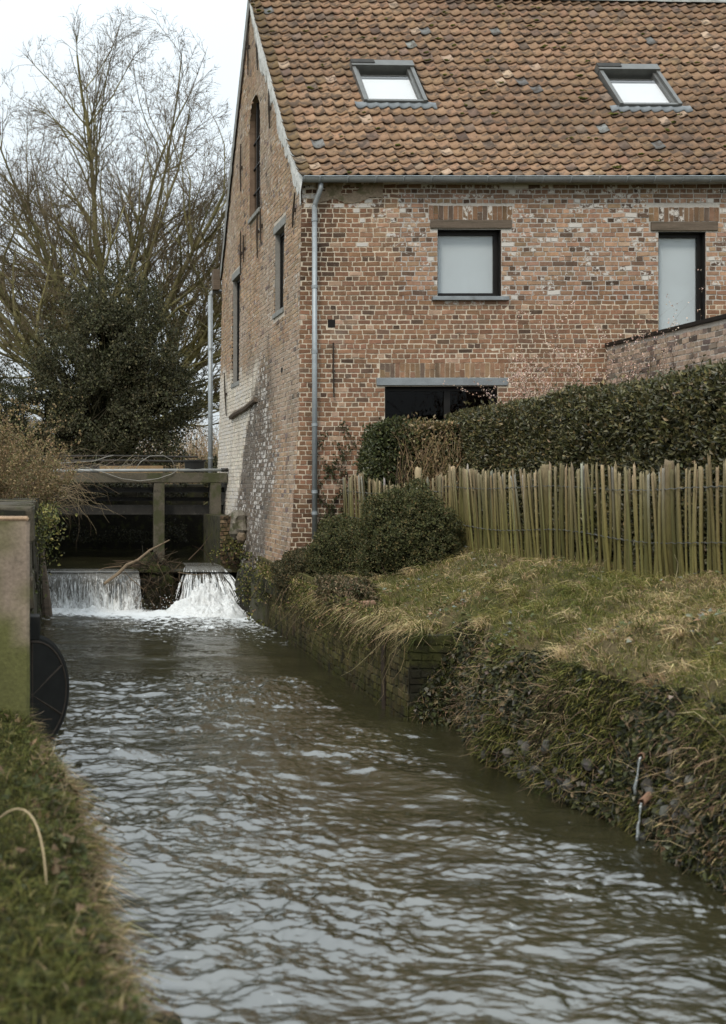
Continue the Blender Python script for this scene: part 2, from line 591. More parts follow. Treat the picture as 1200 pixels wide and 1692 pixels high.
def front_pos(u, v, n):
    u, v, n = np.broadcast_arrays(np.asarray(u, float), v, n)
    wob = 0.02 * (noise(np.stack([u * .4, v * .4, u * 0], -1), 1.0, 9) - .5)
    return np.stack([u, YF - n + wob, v + .014 * (noise(np.stack([u * .8, v * .7, u * 0 + 4.], -1), 1.0, 10) - .5)], -1)


def front_spans(va, vb):
    vm = (va + vb) / 2
    s = [(float(gx(YF, vm)) - 0.012, XR)]
    for q in FW + LINT + SOLD:
        if vb > q[2] + .004 and va < q[3] - .004: s = minus(s, (q[0], q[1]))
    if va < 5.12 and vb > 4.98: s = minus(s, (4.83, 4.93))        # a brick fell out here
    return s


def rgbj(base, n, dv=.22, dh=.08):
    dh = dh * .4; dv = dv * .8
    base = np.asarray(base, float)
    k = np.exp(R.normal(0, dv, (n, 1)))
    return base * k * np.exp(R.normal(0, dh, (n, 3)))


def front_colors(Q):
    n = len(Q)
    u, v = Q[:, :2].mean(1), Q[:, 2:].mean(1)
    P = np.stack([u, v, u * 0], 1)
    c = rgbj((0.236, 0.131, 0.080), n, .17, .06)
    up = sstep(5.5, 6.6, u + 1.2 * (noise(P, .9, 5) - .5)) * sstep(5.35, 5.75, v + .5 * (noise(P, 1.3, 6) - .5))   # upper right: repointed, patchy limewash
    c = c * (1 - up[:, None]) + up[:, None] * rgbj((0.325, 0.200, 0.130), n, .2, .07)
    r = R.random(n)
    drk = r < 0.09 + .05 * up
    c[drk] = rgbj((0.125, 0.08, 0.056), drk.sum(), .25, .04)
    lt = (r > .95)
    c[lt] = rgbj((0.40, 0.27, 0.19), lt.sum(), .12, .04)
    wet = (1 - sstep(4.55, 5.35, u + .5 * (noise(P, 1.5, 7) - .5))) * sstep(5.2, 6.0, v) + .8 * (1 - sstep(1.9, 2.5, v))   # old damp stain by the corner pipe, darker foot
    c = c * (1 - .52 * wet[:, None])  # darkens both the damp stain and the wall foot
    c = c * (1 - .45 * sstep(6.98, 7.25, v)[:, None])  # eaves shadow plus old staining darkened into the top courses
    wash = np.zeros(n)
    wash = np.where(up > .5, R.choice([0, .25, .45, .62], n, p=[.32, .25, .27, .16]), R.choice([0, .15, .3], n, p=[.84, .11, .05]))
    wh = (R.random(n) < .055 * up)
    wash[wh] = 1.0
    top = (v > 6.95) & (u < 5.75)
    wash[top] = R.choice([.3, .55, .75], top.sum())
    return np.concatenate([c, wash[:, None]], 1)


front_wall = empty('front_wall', (8.5, YF, 1.4), mill)
tag(front_wall, 'front wall of weathered red brick with patches of old limewash')
# mortar bed with real openings
mb = MB()
us = sorted(set([4.43, XR] + [q[i] for q in FW for i in (0, 1)] + list(np.arange(4.6, XR, .35))))
vs_ = sorted(set([0.9, 7.5] + [q[i] for q in FW for i in (2, 3)] + list(np.arange(1.2, 7.5, .35))))
for i in range(len(us) - 1):
    for j in range(len(vs_) - 1):
        uc, vc = (us[i] + us[i + 1]) / 2, (vs_[j] + vs_[j + 1]) / 2
        if any(q[0] < uc < q[1] and q[2] < vc < q[3] for q in FW): continue
        U = V(us[i], us[i + 1], us[i + 1], us[i]); W = V(vs_[j], vs_[j], vs_[j + 1], vs_[j + 1])
        U = np.where(np.abs(U - 4.43) < 1e-6, gx(YF, W) + .004, U)
        g = 1 if (uc > 5.9 and vc > 5.4) else 0
        mb.add(front_pos(U, W, np.zeros(4)), np.array([[0, 1, 2, 3]]), (0.44, 0.41, 0.37) if g else (0.56, 0.48, 0.375))
mb.build('mortar', m_mortar, front_wall)
mb = MB()
for x0, x1, z0, z1 in FW:           # brick reveals of the openings
    t = .24
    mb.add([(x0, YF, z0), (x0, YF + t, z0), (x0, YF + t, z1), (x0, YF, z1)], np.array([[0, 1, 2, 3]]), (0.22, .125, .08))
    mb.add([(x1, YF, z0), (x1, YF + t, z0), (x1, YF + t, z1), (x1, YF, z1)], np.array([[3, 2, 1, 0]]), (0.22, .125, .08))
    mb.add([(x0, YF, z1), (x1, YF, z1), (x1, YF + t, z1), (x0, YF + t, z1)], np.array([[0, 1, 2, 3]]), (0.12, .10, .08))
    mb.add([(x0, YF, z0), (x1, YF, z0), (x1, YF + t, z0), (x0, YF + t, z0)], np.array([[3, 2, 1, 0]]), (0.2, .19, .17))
mb.build('reveal', m_mortar, front_wall)

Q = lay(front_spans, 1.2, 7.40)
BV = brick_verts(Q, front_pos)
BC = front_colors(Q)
# soldier bricks over the openings
SQ = []
for a, b, z0, z1 in SOLD:
    n = int(round((b - a) / .083)); w = (b - a) / n
    for i in range(n):
        if R.random() < .25:
            zm = z0 + (z1 - z0) * R.choice([.42, .55]); SQ += [(a + i * w + .005, a + (i + 1) * w - .005, z0 + .003, zm - .005), (a + i * w + .005, a + (i + 1) * w - .005, zm + .005, z1)]
        else:
            SQ.append((a + i * w + .005, a + (i + 1) * w - .005, z0 + .003, z1))
SQ = np.array(SQ)
SV = brick_verts(SQ, front_pos, jit=.002)
scol = rgbj((0.245, 0.150, 0.092), len(SQ), .18, .07)
scol[R.random(len(SQ)) < .14] = (.14, .10, .075)
SCc = np.concatenate([scol, np.where(SQ[:, 2] > 6, R.choice([0, .35, .6], len(SQ), p=[.4, .35, .25]), R.choice([0, .25], len(SQ), p=[.85, .15]))[:, None]], 1)
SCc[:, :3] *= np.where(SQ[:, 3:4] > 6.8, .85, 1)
BV = np.concatenate([BV, SV]); BC = np.concatenate([BC, SCc]); QQ = np.concatenate([Q, SQ])
pc = proj(BV[:, :4].mean(1))
area = (QQ[:, 1] - QQ[:, 0]) * (QQ[:, 3] - QQ[:, 2])
vis = (pc[:, 0] > 530) & (pc[:, 0] < 1195) & (pc[:, 1] > 335) & (pc[:, 1] < 640 - 90 * sstep(850, 1100, pc[:, 0]))
score = np.where(vis, area, 0) + 1e-4 * R.random(len(area))
keep = np.zeros(len(area), bool); keep[np.argsort(-score)[:300]] = True
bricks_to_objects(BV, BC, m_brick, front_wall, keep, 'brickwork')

# hole with broken bits, iron anchor and render remains
mb = MB(); mb.box(4.82, 4.94, YF + .001, YF + .1, 4.99, 5.12, (.01, .01, .01)); mb.build('hole_shade_block', m_dark, front_wall)  # black block paints the shade inside the hole
mb = MB().tube([(4.9, YF - .045, 4.73), (4.895, YF - .05, 4.3), (4.91, YF - .045, 3.83)], .013, 6)
mb.box(4.885, 4.925, YF - .06, YF - .02, 4.24, 4.28)
mb.build('wall_anchor', m_iron, mill)
# render left under the eaves at the corner
nx, nz = 60, 14
gu, gv = np.meshgrid(np.linspace(4.62, 5.72, nx), np.linspace(6.93, 7.38, nz), indexing='ij')
lower = 7.0 + .16 * fbm(np.stack([gu, gu * 0, gu * 0], -1), 4.5, 3, 4)
gv = np.maximum(gv, lower)
PP = front_pos(gu, gv, .017 + .006 * fbm(np.stack([gu, gv, gu * 0], -1), 9, 3, 2)).reshape(-1, 3)
gi = np.arange(nx * nz).reshape(nx, nz)
gf = np.stack([gi[:-1, :-1], gi[1:, :-1], gi[1:, 1:], gi[:-1, 1:]], -1).reshape(-1, 4)
mk = fbm(PP, 5.5, 4, 8)[gf].mean(1) < .60
obj('render_patch', make_mesh('render_patch', PP, gf[mk], surf('old_render', color=(.27, .21, .15), rough=.95, vary=((4, .3), (30, .25)),
    stains=(((.09, .085, .04), 4, .48, .62, .8),), bump=(40, .5, .006)), smooth=False), front_wall)

# lintels, sills
for (a, b, z0, z1), mt, nm in zip(LINT, (m_woodlintel, m_woodlintel, m_zinc), ('lintel', 'lintel', 'lintel')):
    o = MB().box(a, b, YF - .035, YF + .2, z0, z1, bev=.006).build(nm, mt, mill)
o = MB().box(6.53, 7.79, YF - .09, YF + .12, 5.43, 5.495, bev=.006).build('window_sill', m_zinc, mill)


def casement(x0, x1, z0, z1, mode, mull=None):
    w = empty('window', ((x0 + x1) / 2, YF + .15, z0), mill)
    y0, y1, t = YF + .13, YF + .20, .075
    f = MB()
    f.box(x0, x0 + t * .6, y0, y1, z0, z1); f.box(x1 - t, x1, y0, y1, z0, z1)
    f.box(x0 + t * .6, x1 - t, y0, y1, z1 - t, z1); f.box(x0 + t * .6, x1 - t, y0, y1, z0, z0 + t)
    if mull:
        f.box(mull - .05, mull + .05, y0 + .002, y1 - .002, z0 + t, z1 - t)
    # dark lining of the opening
    for a, b in ((x0 + .003, x0 + .012), (x1 - .012, x1 - .003)): f.box(a, b, YF + .01, y0, z0 + .004, z1 - .004)
    f.box(x0 + .013, x1 - .013, YF + .012, y0, z1 - .012, z1 - .003)
    f.build('window_frame', m_black, w)
    g = MB().box(x0 + t * .6, x1 - t, y0 + .03, y0 + .036, z0 + t, z1 - t)
    g.build('pane', m_glass if mode == 'blind' else m_darkglass, w)
    if mode == 'blind':
        MB().box(x0 + .03, x1 - .03, y0 + .05, y0 + .056, z0 + .02, z1 - .02).build('roller_blind', m_blind, w)
    MB().box(x0 - .3, x1 + .3, y1 + .5, y1 + .52, z0 - .3, z1 + .3).build('unlit_room_panel', m_dark, w)  # black panel painted as the unlit room behind the glass
    return w


casement(*FW[0], 'blind'); casement(*FW[1], 'blind'); casement(*FW[2], 'dark', 6.83)

# ------------------------------------------------------------------ gable wall
gable = empty('gable_wall', (4.3, 25.5, 1.0), mill)
tag(gable, 'gable wall of pale worn brick with a whitewashed foot above the weir')
GW = [(22.43, 23.33, 5.52, 6.98), (27.28, 28.3, 4.62, 6.92)]     # y0, y1, z0, z1
ARC = (24.78, 26.02, 7.80, 9.55)                                   # arched opening, round head above


def roofline(z):
    """y span of the gable at height z"""
    if z <= ZE: return (YF, YB)
    k = (z - ZE) / (ZR - ZE)
    return (YF + k * (YR - YF) + .02, YB - k * (YB - YR) - .02)


def gable_spans(va, vb):
    vm = (va + vb) / 2
    a, b = roofline(vb)
    if b - a < .1: return []
    s = [(a, b)]
    for q in GW:
        if vb > q[2] - .1 and va < q[3] + .17:
            pad = .12 if (vm > q[3] or vm < q[2]) else 0
            s = minus(s, (q[0] - pad, q[1] + pad))
    r = (ARC[1] - ARC[0]) / 2; cyy = (ARC[0] + ARC[1]) / 2
    if ARC[2] - .09 < vm < ARC[3]: s = minus(s, (ARC[0], ARC[1]))
    elif ARC[3] <= vm < ARC[3] + r:
        h = math.sqrt(r * r - (vm - ARC[3]) ** 2); s = minus(s, (cyy - h, cyy + h))
    return s


def gable_pos(u, v, n):
    u, v, n = np.broadcast_arrays(np.asarray(u, float), v, n)
    return np.stack([gx(u, v) - n, u, v], -1)


def gable_zone(u, v):
    """whitewash and grime on the gable, as (white, grime) 0..1"""
    P = np.stack([u, v, u * 0], -1)
    nz = 2.2 * (fbm(P, .9, 5, 21) - .5)
    right = 25.0 + 1.2 * (4.2 - v)
    white = sstep(right - .25, right + .3, u + nz) * (1 - sstep(4.0, 4.75, v + nz * .9 - .1 * (u - 25))) 
    grime = sstep(22.7, 23.6, u + nz) * (1 - white) * (1 - sstep(3.6, 5.2, v + nz * 1.5))
    return white, grime


GQ = lay(gable_spans, 0.0, ZR - .08)
GV = brick_verts(GQ, gable_pos, proud=.007, jit=.004)
gu, gv = GQ[:, :2].mean(1), GQ[:, 2:].mean(1)
w, g = gable_zone(gu, gv)
n = len(GQ)
Pg = np.stack([gu, gv, gu * 0], 1)
c = rgbj((0.34, 0.235, 0.155), n, .17, .06)
gr = sstep(.42, .62, fbm(Pg, .7, 3, 31))[:, None]
c = c * (1 - .5 * gr) + .5 * gr * rgbj((0.36, 0.30, 0.245), n, .16, .05)
d = R.random(n) < .06; c[d] = rgbj((.17, .13, .11), d.sum())
c = c * (1 - g[:, None] * .72) + g[:, None] * .5 * rgbj((.10, .098, .09), n, .25, .05)
c = c * (1 - w[:, None]) + w[:, None] * rgbj((.60, .54, .45), n, .12, .03)
wash = .12 + .45 * R.random(n) * sstep(.35, .6, fbm(Pg, 1.1, 3, 41)) + .45 * g * R.random(n) + w * .4
GC = np.concatenate([c, np.clip(wash, 0, .8)[:, None]], 1)
bricks_to_objects(GV, GC, m_brick, gable, np.zeros(n, bool), 'brickwork')
# mortar bed
cs = .06
yy, zz = np.meshgrid(np.arange(YF, YB + .01, cs), np.arange(-.3, ZR, cs), indexing='ij')
gi = np.arange(yy.size).reshape(yy.shape)
PP = gable_pos(yy, zz, 0 * yy).reshape(-1, 3)
gf = np.stack([gi[:-1, :-1], gi[:-1, 1:], gi[1:, 1:], gi[1:, :-1]], -1).reshape(-1, 4)
cen = PP[gf].mean(1)
ok = np.ones(len(gf), bool)
k = np.clip((cen[:, 2] - ZE) / (ZR - ZE), 0, 1)
ok &= (cen[:, 1] > YF + k * (YR - YF)) & (cen[:, 1] < YB - k * (YB - YR))
for q in GW: ok &= ~((cen[:, 1] > q[0] - .02) & (cen[:, 1] < q[1] + .02) & (cen[:, 2] > q[2] - .02) & (cen[:, 2] < q[3] + .02))
cyy, rr = (ARC[0] + ARC[1]) / 2, (ARC[1] - ARC[0]) / 2
ok &= ~((cen[:, 1] > ARC[0]) & (cen[:, 1] < ARC[1]) & (cen[:, 2] > ARC[2]) & (cen[:, 2] < ARC[3]))
ok &= ~(((cen[:, 1] - cyy) ** 2 + (cen[:, 2] - ARC[3]) ** 2 < rr * rr) & (cen[:, 2] >= ARC[3]))
w, g = gable_zone(PP[:, 1], PP[:, 2])
mc = V(.50, .44, .37) * (1 - w[:, None]) + w[:, None] * V(.50, .46, .39)
mc = mc * (1 - .55 * g[:, None])
obj('mortar', make_mesh('mortar', PP, gf[ok], m_mortar, mc), gable)
# mossy clumps and stains at the foot are real growth: added with the plants


def gable_window(y0, y1, z0, z1, glass=True):
    w = empty('window', (4.4, (y0 + y1) / 2, z0), mill)
    t = .42
    xf = float(gx((y0 + y1) / 2, z1))
    # rendered reveals (far jamb, near jamb, head, foot)
    r = MB()
    def quad(p): r.add(p, np.array([[0, 1, 2, 3]]), (0.27, 0.26, 0.24, 0))
    quad([(xf - .002, y1, z0), (xf - .002, y1, z1), (xf + t, y1, z1), (xf + t, y1, z0)])
    quad([(xf - .002, y0, z0), (xf + t, y0, z0), (xf + t, y0, z1), (xf - .002, y0, z1)])
    quad([(xf - .002, y0, z1), (xf + t, y0, z1), (xf + t, y1, z1), (xf - .002, y1, z1)])
    r.build('reveal', m_plaster, w)
    MB().box(xf - .02, xf + t, y0 - .1, y1 + .1, z1 + .003, z1 + .15, bev=.008).build('lintel', m_stonelintel, w)
    MB().box(xf - .05, xf + t, y0 - .06, y1 + .06, z0 - .09, z0, bev=.008).build('window_sill', m_stonelintel, w)
    f = MB()
    xa, xb = xf + .085, xf + .14
    for a, b in ((y0, y0 + .06), (y1 - .06, y1)): f.box(xa, xb, a, b, z0, z1)
    f.box(xa, xb, y0 + .06, y1 - .06, z1 - .06, z1); f.box(xa, xb, y0 + .06, y1 - .06, z0, z0 + .06)
    f.build('window_frame', m_black, w)
    MB().box(xa + .02, xa + .026, y0 + .06, y1 - .06, z0 + .06, z1 - .06).build('pane', m_darkglass, w)
    MB().box(xb + .3, xb + .32, y0 - .3, y1 + .3, z0 - .3, z1 + .3).build('unlit_room_panel', m_dark, w)


for q in GW: gable_window(*q)
# arched opening: brick reveals, glass deep inside, pale sill
w = empty('arched_window', (4.4, cyy, ARC[2]), mill)
xf = float(gx(cyy, 8.6)) - .004
t = .30
ang = np.linspace(0, math.pi, 15)
prof = [(ARC[1], ARC[2])] + [(cyy + rr * math.cos(a), ARC[3] + rr * math.sin(a)) for a in ang] + [(ARC[0], ARC[2])]
prof = np.array(prof)
v = np.concatenate([np.column_stack([np.full(len(prof), xf), prof]), np.column_stack([np.full(len(prof), xf + t), prof])])
k = np.arange(len(prof) - 1); m = len(prof)
obj('reveal', make_mesh('reveal', v, np.stack([k, k + 1, m + k + 1, m + k], 1), m_brick, V(.20, .14, .10, .0)), w)
MB().box(xf - .04, xf + t, ARC[0] - .02, ARC[1] + .02, ARC[2] - .085, ARC[2], bev=.008).build('window_sill', m_plaster and m_stonelintel, w)
pv = np.column_stack([np.full(m, xf + .10), prof])
obj('pane', make_mesh('pane', np.concatenate([pv, [[xf + .10, cyy, ARC[3]]]]), np.array([[i, (i + 1) % m, m] for i in range(m)]), m_darkglass), w)
f = MB()
for yb in np.linspace(ARC[0], ARC[1], 4)[1:-1]: f.box(xf + .07, xf + .098, yb - .015, yb + .015, ARC[2], ARC[3] + rr * .85)
for zb in np.linspace(ARC[2], ARC[3] + .3, 5)[1:-1]: f.box(xf + .075, xf + .095, ARC[0], ARC[1], zb - .012, zb + .012)
f.build('glazing_bars', m_black, w)
MB().box(xf + .6, xf + .62, ARC[0] - .4, ARC[1] + .4, ARC[2] - .3, ARC[3] + rr + .2).build('unlit_room_panel', m_dark, w)

# iron wall anchors on the gable
for y, z0, z1, lean in ((25.0, 6.85, 7.88, 0), (24.62, 7.05, 7.75, .03), (27.05, 6.85, 7.78, 0), (26.65, 7.05, 7.62, .02), (23.6, 9.0, 9.75, .03),
                  (24.75, 10.45, 11.15, .06), (25.8, 10.7, 11.85, 0), (26.9, 8.6, 9.6, 0), (21.45, 6.75, 7.3, -.1), (28.95, 3.95, 4.95, .15)):
    x = float(gx(y, (z0 + z1) / 2)) - .045
    b = MB().tube([(x, y - lean, z0), (x - .005, y, (z0 + z1) / 2), (x, y + lean, z1)], [.012, .02, .012], 6)
    b.box(x - .01, x + .05, y - .03, y + .03, (z0 + z1) / 2 - .03, (z0 + z1) / 2 + .03)
    b.build('wall_anchor', m_iron, mill)
x0, x1 = float(gx(24.9, 4.04)), float(gx(28.2, 3.88))
MB().tube([(x1 - .03, 28.2, 3.88), (x1 - .05, 27.3, 3.93), (x0 - .05, 26.1, 3.96), (x0 - .04, 24.9, 4.06)], [.05, .06, .055, .05], 7).build('timber_ledge', m_woodlintel, mill)
MB().box(float(gx(22.5, 4.4)) - .013, 4.5, 22.46, 22.56, 4.38, 4.46, (.01, .01, .01)).build('hole_shade_block', m_dark, mill)  # black block painted as the dark of a small hole

# rest of the shell: back wall, far end, inner darkness
s = MB()
s.box(4.55, XR, YB - .3, YB, 0.2, 7.5, (.22, .13, .085)); s.box(XR, XR + .3, YF + .02, YB, 0.2, 7.5, (.22, .13, .085))
s.build('rear_wall', m_mortar, mill)

# ------------------------------------------------------------------ roof
roof = empty('roof', (8.5, YF, ZE), mill)
NR, NC, GA, TW = 25, 51, 0.2745, 0.192


def slope(sv):
    """point of the front slope at distance sv from the eaves (bell-cast foot)"""
    sv = np.asarray(sv, float)
    a = math.atan2(ZR - ZE + .02, YR - 20.86)
    bc = .16 * np.clip(1 - sv / 1.5, 0, 1.3) ** 2
    return 20.76 + sv * math.cos(a), ZE - .15 + sv * math.sin(a) + bc, a


def roof_pos(x, sv, n):
    y, z, a = slope(sv)
    k = sv / 6.8
    z = z - .013 * (x - 4.4) * k + .03 * (noise(np.stack([x * .35, sv * .35, 0 * x], -1), 1., 12) - .5)
    x = x - .05 * k * np.exp(-(x - 4.3) / 2.0)
    return np.stack([x, y - n * math.sin(a), z + n * math.cos(a)], -1)


pu = V(-.02, .06, .22, .42, .62, .82, .95, 1.06)
pz = V(.016, .004, -.016, -.022, -.014, .006, .021, .018)
npf = len(pu)


def tile_verts(r, c, seed_j):
    s0 = r * GA + seed_j[0]; L = .345
    uu = 4.30 + (c + pu) * TW + seed_j[1]
    rows = []
    for sv, lift in ((s0, .042), (s0 + L * .5, .022), (s0 + L, .002)):
        for th in (0.0, -.014):
            rot = seed_j[2] * (sv - s0)
            rows.append(roof_pos(uu + rot, np.full(npf, sv), pz + lift + th + seed_j[3] + seed_j[4] * (pu - .5)))
    return np.concatenate(rows)      # order: front-top, front-bottom, mid-top, mid-bottom, back-top, back-bottom


k = np.arange(npf - 1)
def strip(a, b): return np.stack([a * npf + k, a * npf + k + 1, b * npf + k + 1, b * npf + k], 1)
side = np.array([[0, npf, 3 * npf, 2 * npf], [npf - 1, 3 * npf - 1, 4 * npf - 1, 2 * npf - 1]])
TF = np.concatenate([strip(0, 2), strip(2, 4), strip(1, 0), strip(3, 1), side])
SKY = [(5.80, 6.92, 2.55, 3.92), (10.30, 11.40, 2.50, 3.87)]
TV, TC, TRC = [], [], []
for r in range(NR):
    for c_ in range(NC):
        xm, sm = 4.30 + (c_ + .5) * TW, r * GA + .12
        if any(q[0] - .02 < xm < q[1] + .02 and q[2] - .02 < sm < q[3] - .02 for q in SKY): continue
        j = (R.normal(0, .009), R.normal(0, .004), R.normal(0, .03), R.normal(0, .003) + .002, R.normal(0, .006))
        tv = tile_verts(r, c_, j)
        base = rgbj((0.232, 0.146, 0.090), 1, .075, .04)[0]
        q = R.random()
        dk = noise(np.array([[xm * .8, sm * .8, 2.]]), 1., 14)[0]; base = base * (.8 + .4 * noise(np.array([[xm * .45, sm * .45, 7.]]), 1., 15)[0])
        if q < .05 + .2 * max(0, dk - .5): base = rgbj((.165, .115, .085), 1, .2, .05)[0]
        elif q < .066: base = rgbj((.16, .16, .155), 1, .15, .03)[0]
        elif q > .975: base = rgbj((.38, .28, .20), 1, .1, .03)[0]
        if c_ == 0: base = base * .62 + V(.012, .014, .0)
        TV.append(tv); TC.append(base); TRC.append((r, c_))
TV = np.array(TV); TC = np.array(TC); TRC = np.array(TRC)
pc = proj(TV.mean(1))
vis = (pc[:, 0] < 1185) & (pc[:, 1] > 8)
score = np.where(vis, 1.0 / TV.mean(1)[:, 1], 0)
keep = np.zeros(len(TV), bool); keep[np.argsort(-score)[:300]] = True
for i in np.nonzero(keep)[0]:
    c0 = TV[i].mean(0)
    obj('roof_tile', make_mesh('roof_tile', TV[i] - c0, TF, m_tile, TC[i], smooth=True), roof, loc=c0)
r_ = np.nonzero(~keep)[0]
f = (np.arange(len(r_))[:, None, None] * TV.shape[1] + TF[None]).reshape(-1, 4)
o = obj('roof_tiling', make_mesh('roof_tiling', TV[r_].reshape(-1, 3), f, m_tile, np.repeat(TC[r_], TV.shape[1], 0), smooth=True), roof)
o['kind'] = 'stuff'
# boarding under the tiles, rear slope
b = MB()
xs = np.linspace(4.36, XR + .2, 30); ss = np.linspace(.12, 6.75, 25)
X, S = np.meshgrid(xs, ss, indexing='ij')
PP = roof_pos(X, S, np.full_like(X, -.06)).reshape(-1, 3)
gi = np.arange(X.size).reshape(X.shape)
gf = np.stack([gi[:-1, :-1], gi[1:, :-1], gi[1:, 1:], gi[:-1, 1:]], -1).reshape(-1, 4)
obj('roof_boarding', make_mesh('roof_boarding', PP, gf, m_dark), roof)
b = MB().add([(4.34, YR, ZR - .1), (XR + .3, YR, ZR - .28), (XR + .3, YB + .25, ZE - .1), (4.34, YB + .25, ZE - .1)], np.array([[0, 1, 2, 3]]), (.25, .14, .09))
b.add([(4.34, YR, ZR - .16), (XR + .3, YR, ZR - .34), (XR + .3, YB + .25, ZE - .16), (4.34, YB + .25, ZE - .16)], np.array([[3, 2, 1, 0]]), (.1, .08, .06))
b.build('rear_slope', m_tile, roof)
# rear eaves board seen edge-on past the gable
MB().box(4.2, 4.36, YB + .02, YB + .34, 7.02, 7.5, (.05, .04, .03)).build('eaves_board', m_woodlintel, roof)
# ridge tiles
x = 4.3; i = 0
while x < XR:
    a = np.linspace(-1.15, 1.15, 9)
    zc = roof_pos(V(x), V(6.78), V(0.))[0]
    ring = lambda xx, rad: np.column_stack([np.full(9, xx), zc[1] + .02 + rad * np.sin(a), zc[2] - .09 + rad * np.cos(a)])
    rad = .16 + R.normal(0, .004)
    v = np.concatenate([ring(x, rad + .012), ring(x + .37, rad), ring(x, rad - .012), ring(x + .37, rad - .02)])
    q = np.arange(8)
    f = np.concatenate([np.stack([q, q + 1, 9 + q + 1, 9 + q], 1), np.stack([q, 18 + q, 18 + q + 1, q + 1], 1)])
    obj('ridge_tile', make_mesh('ridge_tile', v, f, m_stonelintel, V(.2, .19, .17), smooth=True), roof)
    x += .35
# moss cushions on the tiles
mv = MB()
for _ in range(110):
    r0, c0 = R.integers(0, NR), R.integers(0, 44)
    k = R.integers(1, 4)
    if any(q[0] - .1 < 4.3 + c0 * TW < q[1] + .1 and q[2] - .2 < r0 * GA < q[3] for q in SKY): continue
    for __ in range(k):
        p = roof_pos(V(4.3 + (c0 + .4 + R.normal(0, .35)) * TW), V(r0 * GA + .04 + abs(R.normal(0, .03))), V(.035))[0]
        th, ph = np.meshgrid(np.linspace(0, 2 * math.pi, 8, endpoint=False), np.linspace(.2, 1.6, 4), indexing='ij')
        d = np.stack([np.cos(th) * np.sin(ph), np.sin(th) * np.sin(ph), np.cos(ph)], -1).reshape(-1, 3)
        sz = R.uniform(.018, .04)
        v = p + d * sz * V(1.3, .8, .7) * (1 + R.normal(0, .18, (len(d), 1)))
        gi = np.arange(32).reshape(8, 4); g2 = np.roll(gi, -1, 0)
        f = np.stack([gi[:, :-1], g2[:, :-1], g2[:, 1:], gi[:, 1:]], -1).reshape(-1, 4)
        mv.add(v, f, rgbj((.085, .085, .022), 1, .25)[0])
o = mv.build('roof_moss', surf('moss', rough=1., spec=.05, vary=((40, .4),), bump=(150, .8, .01)), roof)
o['kind'] = 'stuff'
# white mortar fillet under the verge tiles
ns = 120
sv = np.linspace(.0, 6.75, ns)
top = roof_pos(np.full(ns, 4.385), sv, np.full(ns, -.005))
wd = .16 + .42 * fbm(np.column_stack([sv, sv * 0, sv * 0]), 2.6, 4, 3) + .10 * R.random(ns)
wd = wd * (1 - .5 * sstep(5.9, 6.7, sv))
vv = []
for i in range(ns):
    p = top[i]; y1, z1 = p[1] + .02, p[2] - .02
    vv.append([(float(gx(y1, z1)) - .035 - .01 * R.random(), y1, z1), (float(gx(y1, z1 - wd[i] * .5)) - .042 - .012 * R.random(), y1 + wd[i] * .25, z1 - wd[i] * .5),
               (float(gx(y1, z1 - wd[i])) - .016, y1 + wd[i] * .5, z1 - wd[i]), (p[0] + .12, y1, z1 + .01)])
v = np.array(vv).reshape(-1, 3)
q = np.arange(ns - 1) * 4
f = np.concatenate([np.stack([q, q + 1, q + 5, q + 4], 1), np.stack([q + 1, q + 2, q + 6, q + 5], 1), np.stack([q + 3, q, q + 4, q + 7], 1)])
obj('verge_mortar', make_mesh('verge_mortar', v, f, surf('white_mortar', color=(.66, .66, .64), rough=.95, vary=((8, .2), (50, .25)),
    stains=(((.24, .23, .21), 7, .52, .66, .7),), bump=(60, .8, .015))), roof)
# same fillet on the far slope
v = []
for i in range(60):
    k = i / 59
    y, z = YB + .1 - k * (YB - YR), ZE - .05 + k * (ZR - ZE - .03)
    x = float(gx(y, z)) - .05
    v.append([(x, y + .05, z + .05), (x, y - .1 - .06 * R.random(), z - .1 - .06 * R.random()), (x + .1, y + .1, z + .1)])
v = np.array(v).reshape(-1, 3); q = np.arange(59) * 3
f = np.concatenate([np.stack([q, q + 3, q + 4, q + 1], 1), np.stack([q + 2, q + 5, q + 3, q], 1)])
obj('verge_mortar', make_mesh('verge_mortar', v, f, m_stonelintel), roof)


